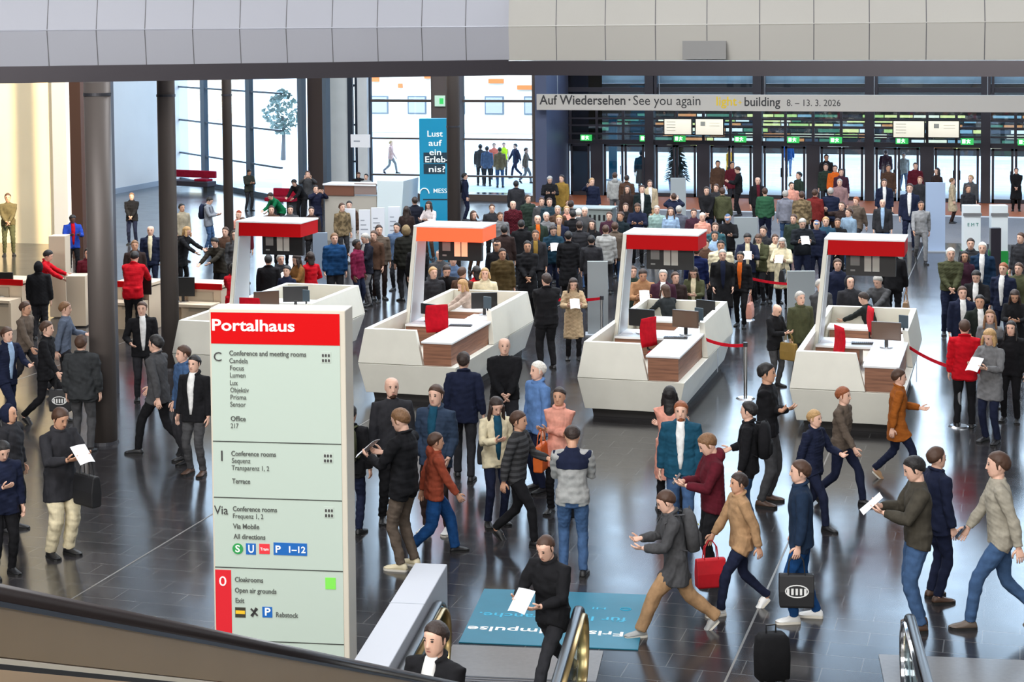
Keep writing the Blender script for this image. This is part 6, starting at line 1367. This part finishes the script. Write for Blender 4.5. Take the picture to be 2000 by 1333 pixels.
crowd([
 (15, 378, 500, 0, 'clasp', 'sweater', (86, 78, 54), 'olive', 'short', 'br', 'm', 'person in olive standing before the bright cream wall'),
 (257, 377, 478, -10, 'clasp', 'jacket', 'black', 'navy', 'short', 'lb', 'l', 'man in black jacket and blue jeans between the dark columns'),
 (142, 421, 541, 10, 'read', 'jacket', (34, 66, 160), 'black', 'short', 'bk', 'd', 'person in vivid blue jacket over red top at the cream pillar', dict(shirt='red')),
 (98, 490, 1.74, 80, 'reach', 'blazer', 'red', 'black', 'short', 'bk', 'l', 'attendant in red jacket reaching right beside the cream pillar'),
 (75, 512, 1.7, 170, 'stand', 'puffer', 'black', 'char', 'hood', 'black', 'l', 'person in black hooded jacket before the red attendant at the left'),
 (264, 492, 1.8, 165, 'reach', 'blazer', 'red', 'black', 'short', 'bk', 'l', 'attendant in red jacket seen from behind between the dark columns', dict(sex='b')),
 (263, 470, 1.74, 0, 'stand', 'jacket', 'dbrown', 'navy', 'short', 'lb', 'm', 'person facing the red attendant between the dark columns'),
 (294, 441, 1.82, -10, 'stand', 'blazer', 'navy', 'navy', 'fringe', 'wh', 'l', 'balding man in navy blazer and cream shirt between the dark columns', dict(shirt='cream')),
 (355, 398, 1.7, 30, 'stand', 'jacket', (150, 140, 120), 'char', 'short', 'bk', 'm', 'person in stone jacket beside the second dark column'),
 (368, 444, 1.72, 60, 'reach', 'long', 'black', 'black', 'bob', 'bl', 'l', 'woman with curly blond hair in black right of the second column'),
 (413, 386, 490, 70, 'phone', 'jacket', (130, 134, 142), 'denim', 'short', 'bk', 'l', 'person in light grey jacket bowing over a phone in the far left hall', dict(pack='dark blue backpack in the far left hall', packc='navy')),
 (417, 466, 1.68, -40, 'reach', 'jacket', (42, 38, 32), 'black', 'short', 'bk', 'l', 'person with dark hair leaning at the cream desk left of the first mast'),
 (440, 444, 1.72, -20, 'stand', 'jacket', 'brown', 'char', 'short', 'br', 'l', 'person in brown jacket behind the cream desk'),
 (458, 450, 1.74, 10, 'stand', 'jacket', 'dgrey', 'black', 'long', 'db', 'l', 'woman with long dark hair left of the first mast'),
 (474, 425, 1.74, 0, 'stand', 'jacket', 'maroon', 'black', 'short', 'br', 'm', 'person in maroon jacket at the top of the first mast'),
 (466, 412, 1.7, -30, 'stand', 'jacket', 'pink', 'black', 'beanie', 'rust', 'l', 'person with rust red cap at the thin grey column'),
 (488, 332, 408, 30, 'phone', 'jacket', (52, 54, 48), 'char', 'short', 'bk', 'm', 'person in dark jacket reading at the slanted window wall'),
 (456, 515, 1.7, 178, 'reach', 'blazer', 'red', 'black', 'bob', 'bk', 'l', 'attendant in red jacket seen from behind left of the first mast', dict(sex='f')),
 (601, 334, 1.78, 0, 'photo', 'jacket', 'dgrey', 'char', 'short', 'br', 'l', 'person with camera at the brown pier'),
 (616, 362, 1.76, 20, 'photo', 'jacket', (28, 32, 54), 'navy', 'short', 'bk', 'l', 'person in navy jacket taking a picture above the first canopy'),
 (525, 378, 1.6, -60, 'bend', 'jacket', 'emer', 'char', 'short', 'db', 'l', 'person in emerald green jacket bending above the first canopy'),
 (572, 352, 1.7, -40, 'bend', 'jacket', 'black', 'black', 'short', 'bk', 'l', 'person in black bending beside the person with camera'),
 (530, 402, 1.72, 0, 'stand', 'jacket', 'brown', 'black', 'short', 'db', 'l', 'brown haired head above the left end of the first canopy'),
 (567, 402, 1.72, 0, 'stand', 'jacket', 'dgrey', 'black', 'short', 'bk', 'l', 'dark haired head above the middle of the first canopy'),
 (608, 404, 1.72, 0, 'stand', 'jacket', 'dbrown', 'black', 'short', 'db', 'l', 'brown haired head above the right end of the first canopy'),
 (172, 485, 1.72, 0, 'stand', 'jacket', 'maroon', 'char', 'short', 'bk', 'l', 'person in maroon just left of the big dark column'),
 (700, 337, 1.5, 0, 'read', 'sweater', 'black', 'black', 'short', 'br', 'l', 'person in black sweater at the far reception desk'),
 (715, 340, 1.5, -20, 'stand', 'sweater', 'lgrey', 'grey', 'short', 'bk', 'l', 'person in pale grey sweater at the far reception desk'),
], G2)
G3 = 'people on the plaza outside'
crowd([
 (938, 282, 362, 178, 'stand', 'jacket', 'dgrey', 'char', 'short', 'bk', 'l', 'person in dark jacket outside, left of the pair behind the glass'),
 (951, 286, 363, 178, 'stand', 'jacket', 'steel', 'char', 'short', 'bk', 'l', 'person in slate jacket outside, right of the pair behind the glass'),
 (976, 288, 366, 178, 'stand', 'jacket', 'camo', 'denim', 'short', 'db', 'l', 'person with khaki jacket and jeans outside on the plaza'),
 (965, 280, 350, 0, 'stand', 'jacket', (220, 110, 90), 'char', 'short', 'br', 'l', 'person in salmon jacket outside behind the khaki jacket'),
 (984, 279, 345, 0, 'stand', 'vest', (196, 232, 40), 'char', 'short', 'db', 'l', 'person in neon yellow vest outside on the plaza'),
 (1006, 281, 343, -60, 'walk', 'jacket', 'navy', 'navy', 'short', 'bk', 'l', 'person in navy walking outside right of the neon vest'),
 (1028, 289, 344, 80, 'walk2', 'jacket', 'taupe', 'grey', 'short', 'br', 'l', 'person in taupe walking outside at the blue violet pier'),
 (764, 275, 335, 80, 'walk', 'jacket', (190, 150, 140), 'grey', 'short', 'bl', 'l', 'person in dusty pink jacket walking outside left of the teal banner'),
 (1253, 294, 380, 178, 'walk', 'coat', 'black', 'black', 'short', 'bk', 'l', 'person in black coat passing the second doors'),
 (1730, 292, 372, 178, 'stand', 'coat', 'purple', 'black', 'short', 'db', 'l', 'person in dark violet coat outside the fourth doors'),
 (1765, 299, 372, 10, 'walk', 'jacket', 'lgrey', 'steel', 'short', 'db', 'l', 'person in pale grey jacket outside the fourth doors'),
 (1540, 276, 330, 0, 'walk', 'jacket', 'blue', 'steel', 'short', 'br', 'l', 'person in blue walking far outside behind the third doors'),
 (1425, 288, 352, 60, 'stand', 'coat', (206, 150, 30), 'navy', 'short', 'bk', 'l', 'person in golden yellow coat outside the third doors'),
], G3)
build_people()
# small black wheeled case at the lower edge
p = at(1508, 1338); r = thing('wheeled_suitcase', 'small black wheeled suitcase at the lower edge before the right escalator', 'suitcase', (p.x, p.y, 0), .5)
MB().rings([ring(V((0, 0, z)), V((1, 0, 0)), V((0, 1, 0)), x, y, 20, .45) for z, x, y in ((.06, .15, .09), (.08, .17, .11), (.3, .175, .12), (.48, .165, .105), (.52, .13, .08))]).build('case_body', cloth((20, 20, 22)), r, smooth=True)
for s in (-1, 1):
    MB().tube([(s*.11-.015, -.08, .045), (s*.11+.015, -.08, .045)], [.045, .045], 16, (0, 1, 0)).build('wheel', M_black, r)
MB().tube([(-.05, .03, .52), (-.05, .03, .6), (.05, .03, .6), (.05, .03, .52)], [.01]*4, 8, (0, 1, 0)).build('carry_handle', M_black, r)
# low grey box table in the crowd
p = at(1178, 470); r = thing('grey_box_table', 'low grey box table with perforated front in the crowd', 'table', (p.x-1.0, p.y, 0))
MB().box((-.2, 0, 0), (1.25, .7, .98)).build('box', mat('box_grey', (130, 138, 136), .5), r); MB().box((-.25, -.05, .98), (1.3, .75, 1.02)).build('table_top', mat('box_top', (178, 188, 190), .4), r)
m = MB(); [m.box((-.05+.15*k, -.006, .62), (.02+.15*k, 0, .8)) for k in range(8)]; m.build('slots', M_black, r)

bpy.context.view_layer.update()
for o, w in TF:
    d = o.dimensions.x
    if d > 1e-4: o.matrix_local = o.matrix_local @ Matrix.Diagonal((w/d, 1, 1, 1))
bpy.context.view_layer.update()
dg = bpy.context.evaluated_depsgraph_get()
for o in [o for o in SC.objects if o.type == 'FONT']:
    me = bpy.data.meshes.new_from_object(o.evaluated_get(dg)); me.name = 'lettering'
    n = bpy.data.objects.new('lettering', me); COL.objects.link(n); n.parent = o.parent; n.matrix_local = o.matrix_local.copy()
    bpy.data.objects.remove(o, do_unlink=True)
